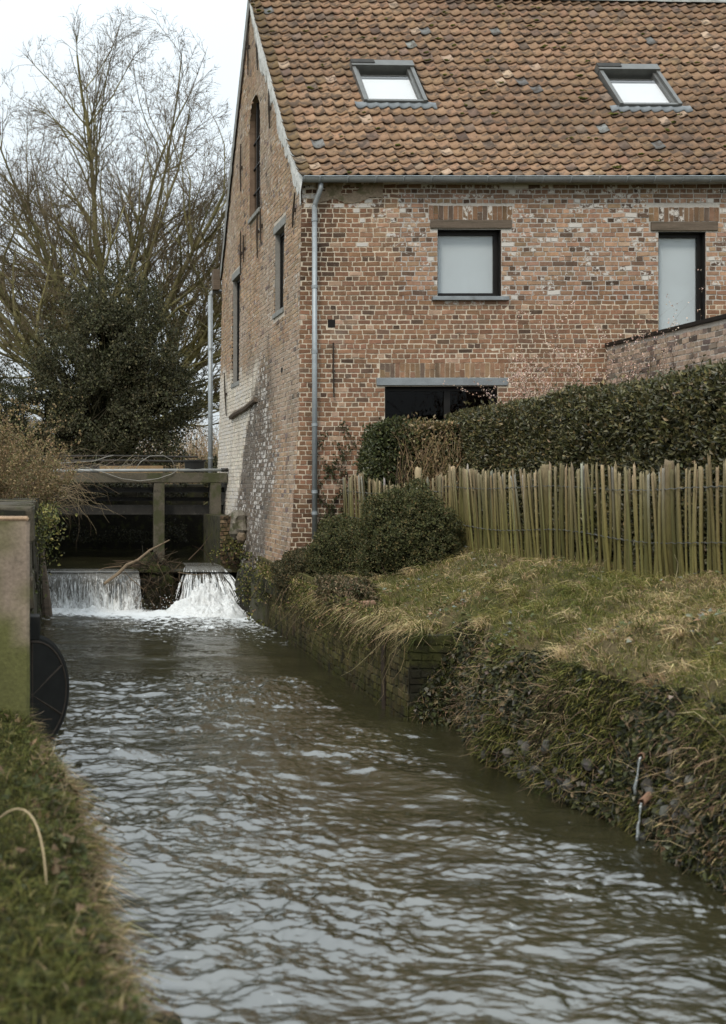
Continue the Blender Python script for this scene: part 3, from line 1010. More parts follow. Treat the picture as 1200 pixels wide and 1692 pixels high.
# ------------------------------------------------------------------ roof windows
def skylight(x0, x1, s0, s1):
    w = empty('roof_window', ((x0 + x1) / 2, 22.8, 9.4), mill)
    def slab(name, xa, xb, sa, sb, n0, n1, mat, parent=w):
        P = [roof_pos(V(x), V(s), V(n))[0] for n in (n0, n1) for s in (sa, sb) for x in (xa, xb)]
        return obj(name, make_mesh(name, np.array(P), BOXF, mat), parent)
    t = .062
    slab('frame_side', x0, x0 + t, s0, s1, -.05, .12, m_skyframe); slab('frame_side', x1 - t, x1, s0, s1, -.05, .12, m_skyframe)
    slab('frame_bottom', x0 + t, x1 - t, s0, s0 + t * .9, -.05, .10, m_skyframe)
    slab('frame_top', x0 - .01, x1 + .01, s1 - .17, s1 + .02, -.05, .15, m_skyframe)
    slab('hinge_cover', x0 - .012, x0 + .42, s1 - .1, s1 + .022, .151, .165, m_rail)
    slab('sash_side', x0 + t + .002, x0 + t + .05, s0 + t, s1 - .17, -.04, .07, m_skyframe); slab('sash_side', x1 - t - .05, x1 - t - .002, s0 + t, s1 - .17, -.04, .07, m_skyframe)
    slab('pane', x0 + t + .05, x1 - t - .05, s0 + t, s1 - .17, .030, .036, m_glass)
    slab('sky_reflection_blind', x0 + t + .04, x1 - t - .04, s0 + t - .01, s0 + (s1 - s0) * .68, -.004, .0, m_skyreflection)  # white blind whose colour also carries the sky's reflection in the glass
    slab('unlit_room_panel', x0 + t, x1 - t, s0 + t, s1 - .16, -.06, -.05, m_dark)
    for i, k in enumerate((.74, .80)): slab('blind_rail', x0 + t + .06, x1 - t - .06, s0 + (s1 - s0) * k, s0 + (s1 - s0) * k + .02, -.03, -.01, m_skyframe)
    # pleated lead apron below
    xs = np.linspace(x0 - .16, x1 + .16, 90)
    ph = ((xs - 4.30) / TW) % 1.0
    zz_ = np.interp(ph, pu, pz)
    top = roof_pos(xs, np.full(90, s0 + .03), zz_ * .3 + .06); bot = roof_pos(xs, np.full(90, s0 - .13), zz_ * 1.15 + .055); bo2 = roof_pos(xs, np.full(90, s0 - .13), zz_ * 1.15 + .035)
    v = np.concatenate([top, bot, bo2]); q = np.arange(89)
    f = np.concatenate([np.stack([90 + q, 90 + q + 1, q + 1, q], 1), np.stack([180 + q, 180 + q + 1, 90 + q + 1, 90 + q], 1)])
    obj('lead_apron', make_mesh('lead_apron', v, f, m_lead, smooth=True), w)


for q in SKY: skylight(*q)

# ------------------------------------------------------------------ gutter and downpipes
a = np.linspace(math.pi, 2 * math.pi, 11)
GY, GZ, GR = 20.76, 7.41, .078
xs = V(4.37, XR + .3)
ring = lambda x, r: np.column_stack([np.full(11, x), GY + r * np.cos(a), GZ + r * np.sin(a)])
v = np.concatenate([ring(xs[0], GR), ring(xs[1], GR), ring(xs[0], GR - .006), ring(xs[1], GR - .006), [[xs[0], GY, GZ]]])
q = np.arange(10)
f4 = np.concatenate([np.stack([q, q + 1, 11 + q + 1, 11 + q], 1), np.stack([22 + q, 33 + q, 33 + q + 1, 22 + q + 1], 1)])
f3 = np.stack([q, np.full(10, 44), q + 1], 1)
g = obj('gutter', make_mesh('gutter', v, [f4, f3], m_zinc, smooth=True), mill)
gb = MB().tube([(4.36, GY - GR, GZ + .004), (XR + .3, GY - GR, GZ + .004)], .011, 6)
gb.build('gutter_bead', m_zincpipe, g)
for x in np.arange(4.62, XR, .455):
    a2 = np.linspace(math.pi * .95, 2 * math.pi, 10)
    pts = np.column_stack([np.full(10, x), GY + (GR + .006) * np.cos(a2), GZ + (GR + .006) * np.sin(a2)])
    MB().tube(pts, .008, 5).build('gutter_bracket', m_zincpipe, g)


def downpipe(x, y, z0, z1, r, name, swan=None, collars=()):
    p = empty(name, (x, y, z0), mill)
    MB().tube([(x, y, z0), (x, y, z1)], r, 14).build('pipe', m_zincpipe, p, smooth=True)
    if swan is not None:
        MB().tube(swan, r * .96, 12).build('bend', m_zinc, p, smooth=True)
    for z in collars:
        c = MB().tube([(x, y, z), (x, y, z + .05)], r + .008, 14); c.box(x - .012, x + .012, y, y + .14, z + .012, z + .036)
        c.build('collar', m_zincpipe, p, smooth=False)


downpipe(4.575, 20.885, 1.5, 6.98, .043, 'downpipe', [(4.66, 20.80, 7.33), (4.655, 20.80, 7.24), (4.62, 20.84, 7.12), (4.585, 20.88, 7.02), (4.575, 20.885, 6.92)],
         (6.72, 5.62, 4.55, 3.35, 2.25, 1.9))
downpipe(4.16, 30.35, 1.5, 6.9, .055, 'downpipe', [(4.5, 30.45, 7.0), (4.3, 30.42, 7.01), (4.2, 30.37, 6.98), (4.16, 30.35, 6.85)], (5.6, 4.0, 3.0))
# ------------------------------------------------------------------ terrain and water
def toe(y):
    """right-hand foot of the bank at the water"""
    y = np.asarray(y, float)
    b = np.interp(y, [2, 6, 7.5, 10, 11.3, 12.0, 12.9], [4.15, 4.12, 4.05, 3.92, 3.95, 4.12, 4.25])
    return b + .10 * (noise(np.stack([y * 0, y, y * 0], -1), 2.2, 33) - .5) + .22 * (noise(np.stack([y * 0, y, y * 0], -1), .8, 34) - .5)


def bank_profile(d):
    return np.interp(d, [-.4, 0, .06, .13, .24, .42, .8, 1.35, 1.9, 3, 12], [-.45, -.08, .34, .72, .98, 1.12, 1.24, 1.38, 1.47, 1.50, 1.5])


def right_ground(x, y):
    """height of the right-hand ground at x, y"""
    x = np.asarray(x, float); y = np.asarray(y, float)
    near = bank_profile(x - toe(y))
    far = np.interp(x - 3.98, [0, .3, .8, 1.6, 12], [.80, 1.0, 1.22, 1.47, 1.5])
    far = far + .12 * sstep(15, 20, y) * (1 - sstep(4.5, 6, x))
    k = sstep(12.5, 13.2, y)
    P = np.stack([x, y, x * 0], -1)
    lump = .26 * (fbm(P, 1.1, 3, 51) - .5) * sstep(3.9, 4.6, x) + .16 * (fbm(P, 4.0, 3, 52) - .5)
    return near * (1 - k) + far * k + lump


ny, nx = 260, 130
yy = np.linspace(2.0, 20.97, ny); dd = np.concatenate([np.linspace(-.35, 2.2, 92), np.linspace(2.3, 12, nx - 92)])
Y, D = np.meshgrid(yy, dd, indexing='ij')
base = np.where(Y > 12.9, 4.0, toe(Y))
X = base + np.where(Y > 12.9, np.maximum(D, -.02), D)
Z = right_ground(X, Y)
near = Y <= 12.9
steep = np.exp(-((D - .2) / .25) ** 2) * near
X = X + steep * (.24 * (fbm(np.stack([Z * 2, Y, D], -1), 2.6, 3, 60) - .5))
PP = np.stack([X, Y, Z], -1).reshape(-1, 3)
gi = np.arange(ny * nx).reshape(ny, nx)
gf = np.stack([gi[:-1, :-1], gi[:-1, 1:], gi[1:, 1:], gi[1:, :-1]], -1).reshape(-1, 4)[:, ::-1]
nb = fbm(PP, .9, 3, 71)[:, None]
col = V(.085, .072, .04) * nb + V(.14, .105, .055) * (1 - nb)
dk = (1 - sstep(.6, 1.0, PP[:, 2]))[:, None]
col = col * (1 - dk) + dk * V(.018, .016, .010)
BANK_R = (PP, gf)
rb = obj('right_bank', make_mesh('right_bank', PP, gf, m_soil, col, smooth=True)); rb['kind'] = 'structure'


def left_edge(y):
    y = np.asarray(y, float)
    return np.interp(y, [0, 3.6, 4.6, 5.6, 7.1, 8.2, 9.2], [.50, .44, .34, .32, .22, .12, .02]) + .10 * (noise(np.stack([y * 0, y, y * 0], -1), 2.5, 80) - .5)


def left_ground(x, y):
    d = left_edge(y) - np.asarray(x, float)
    z = np.interp(d, [-.12, 0, .05, .14, .4, 1.2, 8], [-.3, .15, .55, .74, .84, .92, 1.2])
    P = np.stack([np.asarray(x, float), np.asarray(y, float), np.asarray(x, float) * 0], -1)
    return z + .20 * (fbm(P, 2.4, 3, 81) - .5) + .10 * (fbm(P, 7, 2, 82) - .5)


ny, nx = 190, 90
yy = np.linspace(-1.5, 9.4, ny); dd = np.concatenate([np.linspace(-.12, .6, 60), np.linspace(.65, 9, nx - 60)])
Y, D = np.meshgrid(yy, dd, indexing='ij')
X = left_edge(Y) - D
PP = np.stack([X, Y, left_ground(X, Y)], -1).reshape(-1, 3)
gi = np.arange(ny * nx).reshape(ny, nx)
gf = np.stack([gi[:-1, :-1], gi[:-1, 1:], gi[1:, 1:], gi[1:, :-1]], -1).reshape(-1, 4)
nb = fbm(PP, 1.5, 3, 71)[:, None]
BANK_L = (PP, gf)
lb = obj('left_bank', make_mesh('left_bank', PP, gf, m_soil, V(.05, .05, .022) * nb + V(.08, .065, .035) * (1 - nb), smooth=True)); lb['kind'] = 'structure'
# land left of the stream beyond the pillar, land behind, and the great sheet under everything
m_field = surf('field', rough=.97, spec=.1, color=(.11, .10, .045), vary=((1.2, .3), (15, .3)), stains=(((.20, .16, .09), .8, .5, .65, .6),), bump=(20, .6, .03))


def sheet(name, x0, x1, y0, y1, z, nx=40, ny=40, amp=.15, mat=None):
    xs, ys = np.linspace(x0, x1, nx), np.linspace(y0, y1, ny)
    X, Y = np.meshgrid(xs, ys, indexing='ij')
    P = np.stack([X, Y, X * 0], -1)
    P[..., 2] = z + amp * (fbm(P, .5, 3, 90) - .5)
    gi = np.arange(nx * ny).reshape(nx, ny)
    f = np.stack([gi[:-1, :-1], gi[1:, :-1], gi[1:, 1:], gi[:-1, 1:]], -1).reshape(-1, 4)
    o = obj(name, make_mesh(name, P.reshape(-1, 3), f, mat or m_field, smooth=True)); o['kind'] = 'structure'
    return o


sheet('left_land', -40, -.12, 9.35, 34.2, 1.55, 60, 60, .2)
sheet('meadow', -400, 400, 34, 900, 1.75, 80, 80, .4)
sheet('ground', -800, 800, -300, 1500, -.85, 20, 20, 0)
sheet('yard', 12.5, 80, -20, 34.2, 1.5, 30, 30, .1)
sheet('left_field', -60, -8.2, -40, 9.4, 1.25, 30, 30, .1)

# ------------------------------------------------------------------ stream water
ys = 2.5 * np.exp(np.arange(0, 1, 1 / 1000) * math.log(24.6 / 2.5))
ys = np.append(ys, 24.6)
xs = np.linspace(-.35, 4.75, 360)
X, Y = np.meshgrid(xs, ys, indexing='ij')
P = np.stack([X, Y, X * 0], -1)
warp = .35 * (fbm(P, .9, 2, 101)[..., None] - .5) * V(1, 1.0, 0) + .16 * np.stack([fbm(P, 2.6, 3, 113) - .5, fbm(P, 2.6, 3, 114) - .5, 0 * X], -1)
Pw = P + warp
ripple = lambda sx, sy, seed: 1 - 2 * np.abs(noise(Pw * V(sx, sy, 0), 1.0, seed) - .5) * 2
quiet = sstep(3.15, 3.75, X) * sstep(12.6, 13.5, Y) + .75 * sstep(15.2, 16.6, Y) * (1 - sstep(19, 21.5, Y))
quiet = np.clip(quiet + .8 * (1 - sstep(.15, .8, toe(Y) - X)) * (Y < 13) * sstep(8, 10, Y), 0, .88)
turb = sstep(20.5, 23.8, Y)
gust = .25 + 1.5 * fbm(P, .7, 3, 117)
def rotn(deg, sx, sy, seed):
    ca, sa = math.cos(math.radians(deg)), math.sin(math.radians(deg))
    Q = np.stack([(Pw[..., 0] * ca + Pw[..., 1] * sa) * sx, (-Pw[..., 0] * sa + Pw[..., 1] * ca) * sy, 0 * X], -1)
    return noise(Q, 1., seed)
H = .034 * rotn(18, 1.4, 1.9, 102) + .030 * rotn(-14, 2.6, 4.4, 112) + .012 * rotn(24, 3.7, 6.5, 118) + .0165 * rotn(-21, 5.8, 9.5, 104) * gust + .0105 * rotn(17, 9, 14, 119) * gust
H = H + .0135 * rotn(9, 13, 22, 105) * gust + .0088 * (1 - 2 * np.abs(rotn(-12, 21, 36, 109) - .5)) * gust
H = H * (.75 + .7 * fbm(P, .55, 2, 106)) * (1 - quiet * .85)
H = H * (.80 + .25 * (1 - sstep(4, 9, Y)))
H = H + turb * (.07 * (fbm(P * V(1.4, 2.2, 0), 2.2, 4, 107) - .4)) + .012 * np.sin(Y * 2.1 + 1.7 * noise(P, .7, 108) * 3)
P[..., 2] = H - .03
fj = Y + 1.6 * (fbm(P * V(1, 1, 0), 1.3, 3, 110) - .5)
foam = .48 * sstep(15.0, 20.4, fj) * (.6 + .4 * sstep(1.0, 2.2, X)) + .16 * sstep(19.6, 22.4, fj) + .42 * sstep(22.3, 23.7, fj)
foam = np.maximum(foam, .42 * sstep(.62, .80, fbm(P * V(1, .9, 0), 1.6, 4, 111)) * (1 - quiet))
foam = np.maximum(foam, .30 * sstep(.9, .2, 0))
gi = np.arange(X.size).reshape(X.shape)
gf = np.stack([gi[:-1, :-1], gi[1:, :-1], gi[1:, 1:], gi[:-1, 1:]], -1).reshape(-1, 4)
wc = np.stack([foam.ravel()] * 3, 1)


def water_mat(name, foamcol=(.72, .75, .76)):
    m, nt, b = new_mat(name)
    a = nt.nodes.new('ShaderNodeAttribute'); a.attribute_name = 'Col'
    sep = nt.nodes.new('ShaderNodeSeparateColor'); nt.links.new(a.outputs['Color'], sep.inputs[0])
    n = n_noise(nt, 8, 8, .76, stretch=(1, .7, 1))
    lo = n_math(nt, 'SUBTRACT', .80, n_math(nt, 'MULTIPLY', sep.outputs[0], .60))
    f = n_map(nt, n, lo, n_math(nt, 'ADD', lo, .20), 0, 1)
    f = n_math(nt, 'MULTIPLY', f, n_map(nt, sep.outputs[0], .02, .2, 0, 1))
    n2 = n_noise(nt, 1.1, 3, .5)
    base = n_mix(nt, n_map(nt, n2, .35, .65, 0, 1), (.023, .022, .010), (.037, .034, .016))
    nt.links.new(n_mix(nt, f, base, foamcol), b.inputs['Base Color'])
    nt.links.new(n_map(nt, f, 0, 1, .06, .7, smooth=False), b.inputs['Roughness'])
    b.inputs['IOR'].default_value = 2.65
    b.inputs['Specular IOR Level'].default_value = .5
    bp = nt.nodes.new('ShaderNodeBump'); bp.inputs['Strength'].default_value = .5; bp.inputs['Distance'].default_value = .010
    n3 = n_noise(nt, 26, 4, .6, stretch=(.8, 1.2, 1)); nt.links.new(n3, bp.inputs['Height'])
    nt.links.new(bp.outputs[0], b.inputs['Normal'])
    return m


m_water = water_mat('stream_water')
st = obj('stream_water', make_mesh('stream_water', P.reshape(-1, 3), gf, m_water, wc, smooth=True)); st['kind'] = 'structure'

# upstream pool, held by the weir
ZP = .70
xs, ys = np.linspace(-.3, 4.3, 60), np.linspace(24.35, 34.2, 90)
X, Y = np.meshgrid(xs, ys, indexing='ij')
Pp = np.stack([X, Y, X * 0], -1)
Pp[..., 2] = ZP + .02 * fbm(Pp * V(1, 1.6, 0), 2.2, 3, 120) - .10 * sstep(24.75, 24.35, Y) * 0
gi = np.arange(X.size).reshape(X.shape)
gf = np.stack([gi[:-1, :-1], gi[1:, :-1], gi[1:, 1:], gi[:-1, 1:]], -1).reshape(-1, 4)
o = obj('mill_pond_water', make_mesh('mill_pond_water', Pp.reshape(-1, 3), gf, m_water, np.zeros((X.size, 3)), smooth=True)); o['kind'] = 'structure'

# ------------------------------------------------------------------ weir and falls
weir = empty('weir', (2, 24.5, 0)); tag(weir, 'low stone weir across the stream under the footbridge', 'weir')
MB().box(-.15, 1.95, 24.47, 24.9, -.6, ZP - .07, (.05, .045, .035), bev=.03).build('sill_wall', m_stone, weir)
MB().box(2.55, 3.85, 24.85, 25.3, -.6, ZP + .02, (.05, .045, .035), bev=.03).build('sill_wall', m_stone, weir)


def fall_mat():
    m, nt, b = new_mat('falling_water')
    n = n_noise(nt, 1.0, 6, .68, stretch=(15, 15, 1.5))
    n1 = n_noise(nt, 1.0, 5, .7, stretch=(42, 42, 9))
    a = nt.nodes.new('ShaderNodeAttribute'); a.attribute_name = 'Col'
    sep = nt.nodes.new('ShaderNodeSeparateColor'); nt.links.new(a.outputs['Color'], sep.inputs[0])
    k = n_math(nt, 'ADD', n_math(nt, 'MULTIPLY', n, .6), n_math(nt, 'MULTIPLY', n1, .4))
    k = n_math(nt, 'ADD', k, n_math(nt, 'MULTIPLY', n_math(nt, 'SUBTRACT', sep.outputs[0], .5), .5))
    f = n_map(nt, k, .40, .66, 0, 1)
    nt.links.new(n_mix(nt, f, (.11, .105, .09), (.80, .82, .82)), b.inputs['Base Color'])
    nt.links.new(n_map(nt, f, 0, 1, .12, .6, smooth=False), b.inputs['Roughness'])
    bp = nt.nodes.new('ShaderNodeBump'); bp.inputs['Strength'].default_value = .6; bp.inputs['Distance'].default_value = .04
    nt.links.new(k, bp.inputs['Height']); nt.links.new(bp.outputs[0], b.inputs['Normal'])
    return m


m_fall = fall_mat()


def curtain(name, x0, x1, ytop, ztop, ybot, zbot, spread=0., rough=.03, white=(.35, .9), seed=1, hump=0.):
    nu, nv = 150, 60
    u, v = np.meshgrid(np.linspace(0, 1, nu), np.linspace(0, 1, nv), indexing='ij')
    x = x0 + (x1 - x0) * u + spread * (u - .5) * 2 * v ** 1.3
    prof = np.interp(v, [0, .12, .2, .45, 1], [0, .0, .12, .45, 1])      # lip, then the fall
    y = ytop + (ybot - ytop) * np.interp(v, [0, .2, .35, 1], [-.55, .35, .62, 1])
    z = np.interp(v, [0, .17, .28, 1], [ztop + .015, ztop, ztop - .10, zbot])
    Q = np.stack([x * 9, v * 2.2, x * 0 + seed], -1)
    d = rough * sstep(.15, .5, v) * (fbm(Q, 1., 4, 130 + seed) - .5) * 4 + hump * sstep(.3, 1, v) * (fbm(np.stack([x * 3, v * 4, x * 0], -1), 1., 3, 140 + seed) - .35)
    y = y - d; z = z + d * .35
    c = (white[0] + .05) * sstep(.05, .3, v) - .05 + (white[1] - white[0]) * sstep(.2, .95, v + .25 * (fbm(Q, .5, 3, 150 + seed) - .5))
    gi = np.arange(nu * nv).reshape(nu, nv)
    f = np.stack([gi[:-1, :-1], gi[:-1, 1:], gi[1:, 1:], gi[1:, :-1]], -1).reshape(-1, 4)
    o = obj(name, make_mesh(name, np.stack([x, y, z], -1).reshape(-1, 3), f, m_fall, np.stack([c.ravel()] * 3, 1), smooth=True))
    o['kind'] = 'structure'
    return o


curtain('waterfall', .02, 1.97, 24.55, ZP + .03, 24.05, -.02, 0.02, .028, (.30, .62), 1)
curtain('waterfall', 2.95, 3.60, 25.0, ZP + .10, 23.9, -.02, .34, .09, (.25, .85), 2, .5)


def strands(name, label, n, x0, x1, ytop, ztop, fall, out, spread, wd, white):
    vv, ff, cc, nb = [], [], [], 0
    for i in range(n):
        x = R.uniform(x0, x1); o_ = out * R.uniform(.6, 1.25); sx = R.normal(0, spread) + spread * 2.2 * ((x - x0) / (x1 - x0) - .5) * 2
        t = np.linspace(R.uniform(0, .35), R.uniform(.7, 1.05), 12)
        p = np.column_stack([x + sx * t ** 1.2 + .012 * np.sin(t * 9 + i), ytop - .04 - o_ * t, ztop - fall * t ** 1.8 + .02])
        w = wd * R.uniform(.3, 1.2) * np.sin(np.linspace(.15, 2.9, 12)) * (1 + .35 * np.sin(t * 23 + i * 3))
        a = p + np.column_stack([w, 0 * w, 0 * w]); b = p - np.column_stack([w, 0 * w, 0 * w]); m = p - np.column_stack([0 * w, w * .8, -w * .3])
        vv.append(np.concatenate([a, m, b])); k = np.arange(11)
        ff.append(np.concatenate([np.stack([k, k + 1, 12 + k + 1, 12 + k], 1), np.stack([12 + k, 12 + k + 1, 24 + k + 1, 24 + k], 1)]) + nb); nb += 36
        cc.append(np.tile(np.interp(t, [0, 1], white), 3))
    c = np.concatenate(cc)
    o = obj(name, make_mesh(name, np.concatenate(vv), np.concatenate(ff), m_fall, np.stack([c] * 3, 1), smooth=True)); tag(o, label, 'falling water', kind='stuff')


strands('water_strands', 'strands of white water running down the wide left fall', 90, .05, 1.95, 24.40, ZP, .72, .36, .03, .010, (.3, .65))
strands('water_strands', 'tumbling strands of white water in the steep right fall', 130, 2.93, 3.6, 24.95, ZP + .08, .80, 1.25, .12, .014, (.4, .95))


def foam_heap(name, cx, cy, rx, ry, h, seed, n=120):
    u, v = np.meshgrid(np.linspace(-1, 1, n), np.linspace(-1, 1, n), indexing='ij')
    r = np.sqrt(u * u + v * v)
    P = np.stack([cx + rx * u, cy + ry * v, 0 * u], -1)
    k = np.clip(1 - r, 0, 1) ** .7
    P[..., 2] = -.05 + h * k * (.1 + 1.35 * fbm(P, 3.6, 5, seed, .6)) + .06 * k * (noise(P, 20, seed + 9) - .5)
    P[..., 2] -= .1 * (r > 1)
    gi = np.arange(n * n).reshape(n, n)
    f = np.stack([gi[:-1, :-1], gi[1:, :-1], gi[1:, 1:], gi[:-1, 1:]], -1).reshape(-1, 4)
    o = obj(name, make_mesh(name, P.reshape(-1, 3), f, m_foam, smooth=True)); o['kind'] = 'stuff'
    tag(o, 'white foam churning at the foot of the ' + ('wide left fall' if seed == 161 else 'steep right fall'), 'foam')


m_foam = surf('white_foam', color=(.74, .76, .76), rough=.6, spec=.4, vary=((7, .14), (45, .18)), stains=(((.30, .29, .25), 5, .58, .72, .55),), bump=(55, .7, .03))
foam_heap('foam', .98, 23.85, 1.12, .55, .14, 161)
foam_heap('foam', 3.12, 23.5, .8, 1.0, .66, 171)
# spray: droplets thrown up by the right fall
sp = MB()
for cx, cy, n, hh, wd in ((3.1, 23.4, 500, .20, .42), (1.85, 23.9, 120, .12, .16), (.9, 23.85, 120, .08, .6)):
    p = np.column_stack([cx + R.normal(0, wd, n), cy + R.normal(0, .22, n), np.abs(R.normal(0, hh, n)) + .03])
    r = R.uniform(.003, .008, n)
    v, f, c = seg_mesh(p - V(0, 0, 1) * r[:, None], p + V(0, 0, 1) * r[:, None] * 1.4, r, r * .5, 5, np.ones((n, 3)))
    sp.add(v, f, c)
o = sp.build('water_spray', m_foam); tag(o, 'white droplets of spray over the foot of the falls', 'spray', kind='stuff')

# ------------------------------------------------------------------ right-hand retaining wall (brick, mossy)
rw = empty('retaining_wall', (3.85, 17, 0)); tag(rw, 'mossy brick retaining wall along the right edge of the stream', 'wall')


def rw_x(y):
    y = np.asarray(y, float)
    return np.interp(y, [12.9, 16, 19, 21, 23.6], [3.78, 3.80, 3.86, 3.95, 4.05]) + .05 * (noise(np.stack([y * 0, y, y * 0], -1), 1.0, 190) - .5)


def rw_pos(u, v, n):
    u, v, n = np.broadcast_arrays(np.asarray(u, float), v, n)
    return np.stack([rw_x(u) - n + .03 * v, u, v], -1)


def rw_top(y): return .82 + .22 * sstep(14, 18, y) + .05 * np.sin(y * 2.3)


rs = lambda a, b: [(12.9, 23.4)] if b < .78 else [(12.9 + (b - .78) * 14, 23.4)]
Q = lay(rs, -.3, 1.1, course=.082)
RV = brick_verts(Q, rw_pos, proud=.014, jit=.005, slack=.006)
n = len(Q)
rc = rgbj((.10, .075, .045), n, .3, .1)
mo = noise(np.column_stack([Q[:, 0] * 1.2, Q[:, 2] * 2.5, Q[:, 0] * 0]), 1., 191)[:, None]
rc = rc * (1 - mo) + mo * rgbj((.105, .10, .032), n, .25, .08)
wet = (1 - sstep(.05, .22, Q[:, 2]))[:, None]
rc = rc * (1 - .6 * wet)
rc = np.concatenate([rc, np.zeros((n, 1))], 1)
keep = np.zeros(n, bool)
sc_ = np.where((Q[:, 2] > 0) & (Q[:, 2] < .95), 1 / Q[:, 0] ** 1.0 * (Q[:, 1] - Q[:, 0]) ** .3, 0)
keep[np.argsort(-sc_)[:300]] = True
bricks_to_objects(RV, rc, m_mossbrick, rw, keep, 'brickwork')
ys = np.linspace(12.9, 23.4, 90); zs = np.linspace(-.5, 1.1, 10)
Yg, Zg = np.meshgrid(ys, zs, indexing='ij'); Zg = np.minimum(Zg, rw_top(Yg))
gi = np.arange(Yg.size).reshape(Yg.shape)
gf = np.stack([gi[:-1, :-1], gi[:-1, 1:], gi[1:, 1:], gi[1:, :-1]], -1).reshape(-1, 4)
obj('mortar', make_mesh('mortar', rw_pos(Yg, Zg, 0 * Yg).reshape(-1, 3), gf, m_mossbrick, V(.10, .09, .06)), rw)
# end face with its own courses, and the top
ef = lambda u, v, n: np.stack([u, 12.9 - n, v], -1)
Q = lay(lambda a, b: [(3.79, 4.26)], -.3, .84, course=.082)
EV = brick_verts(Q, ef, proud=.014, jit=.006, slack=.006)
bricks_to_objects(EV, np.concatenate([rgbj((.022, .020, .013), len(Q), .3), np.zeros((len(Q), 1))], 1), m_mossbrick, rw, np.zeros(len(Q), bool), 'end_brickwork')
MB().box(3.79, 4.26, 12.9, 13.1, -.5, .86, (.03, .03, .02)).box(3.84, 4.2, 13.1, 23.2, .6, .80, (.03, .03, .02)).build('wall_core', m_mossbrick, rw)
MB().tube([(3.76, 13.72, -.2), (3.745, 13.70, .4), (3.76, 13.74, .86)], .028, 8).build('iron_post', m_iron, rw)

# ------------------------------------------------------------------ left-hand abutment wall
la = empty('abutment_wall', (0, 17, 0)); tag(la, 'dark mossy stone wall along the left side of the stream below the falls', 'wall')
cnt = 0
y = 10.6
while y < 24.6:
    ln = R.uniform(.35, .75)
    for k in range(9):
        z0 = -.4 + k * .29
        xx = -.02 + .10 * sstep(14, 23, y) + R.normal(0, .015) + (.06 * sstep(22.0, 23.5, y) * (k < 6))
        mb = MB().box(-.5, xx, y + .008 + (k % 2) * .15, y + ln - .008 + (k % 2) * .15, z0 + .008, z0 + .282, rgbj((.06, .052, .036), 1, .3)[0], jit=.008, bev=.018)
        mb.build('stone', m_stone, la)
    y += ln
MB().box(-.6, -.1, 10.55, 24.6, -.5, 2.18, (.02, .02, .014)).build('wall_core', m_stone, la)
# leaning black timber at its far end
MB().tube([(.20, 22.9, -.25), (.12, 22.8, .5), (.0, 22.7, 1.5)], [.13, .12, .1], 8, (.03, .026, .02)).build('timber_fender', m_woodlintel, la)

# ------------------------------------------------------------------ annex wall at the right, coming towards the camera
aw = empty('garden_wall', (9.5, 18, 1.5)); tag(aw, 'pale brick garden wall with black coping joining the mill at right', 'wall')
AX, AZ = 9.42, 4.66
ap = lambda u, v, n: np.stack(np.broadcast_arrays(AX - n + .02 * (noise(np.stack(np.broadcast_arrays(np.asarray(u, float) * .5, np.asarray(v, float) * .5, np.asarray(v, float) * 0), -1), 1., 200) - .5), u, v), -1)
Q = lay(lambda a, b: [(14.5, 20.97)], 3.0, AZ - .02)
AV = brick_verts(Q, ap, proud=.013, jit=.003)
n = len(Q)
ac = rgbj((.40, .30, .23), n, .18, .05); d = R.random(n) < .22; ac[d] = rgbj((.17, .13, .11), d.sum(), .25)
ac = np.concatenate([ac, R.choice([0, .2, .45], (n, 1), p=[.5, .3, .2])], 1)
keep = np.zeros(n, bool); pp = proj(AV.mean(1)); sc_ = np.where((pp[:, 0] < 1199) & (pp[:, 1] < 650), (Q[:, 1] - Q[:, 0]) / Q[:, 0] ** 2, 0)
keep[np.argsort(-sc_)[:300]] = True; keep &= sc_ > 0
bricks_to_objects(AV, ac, m_brick, aw, keep, 'brickwork')
MB().box(AX, AX + .26, 14.5, 20.96, 1.2, AZ, (.55, .50, .44)).build('mortar', m_mortar, aw)
MB().box(AX - .05, AX + .31, 14.5, 20.95, AZ + .003, AZ + .06, bev=.006).build('coping', m_black, aw)
# ------------------------------------------------------------------ sampling helpers for plants
def sample(surface, n, w=None):
    PP, gf = surface
    a, b, c, d = (PP[gf[:, i]] for i in range(4))
    nr = np.cross(c - a, d - b); ar = np.linalg.norm(nr, axis=1) + 1e-12
    nr = nr / ar[:, None]
    nr = nr * np.sign(nr[:, 2:3] + 1e-6)
    cen = (a + b + c + d) / 4
    p = ar * (w(cen, nr) if w else 1)
    i = R.choice(len(gf), n, p=p / p.sum())
    u, v = R.random((2, n, 1))
    P = (a[i] * (1 - u) + b[i] * u) * (1 - v) + (d[i] * (1 - u) + c[i] * u) * v
    return P, nr[i]


def inframe(P, m=60):
    q = proj(P)
    return (P[:, 1] > 1) & (q[:, 0] > -m) & (q[:, 0] < 1200 + m) & (q[:, 1] > -m) & (q[:, 1] < 1692 + m)


def pick(n, *cp):
    """random colours: (rgb, weight) ..."""
    w = np.array([x[1] for x in cp]); i = R.choice(len(cp), n, p=w / w.sum())
    return np.array([x[0] for x in cp])[i] * np.exp(R.normal(0, .2, (n, 1))) * np.exp(R.normal(0, .05, (n, 3)))


GREEN, OLIVE, STRAW, DEAD, MOSSY = (.115, .122, .030), (.205, .188, .055), (.50, .385, .21), (.25, .17, .095), (.07, .08, .017)


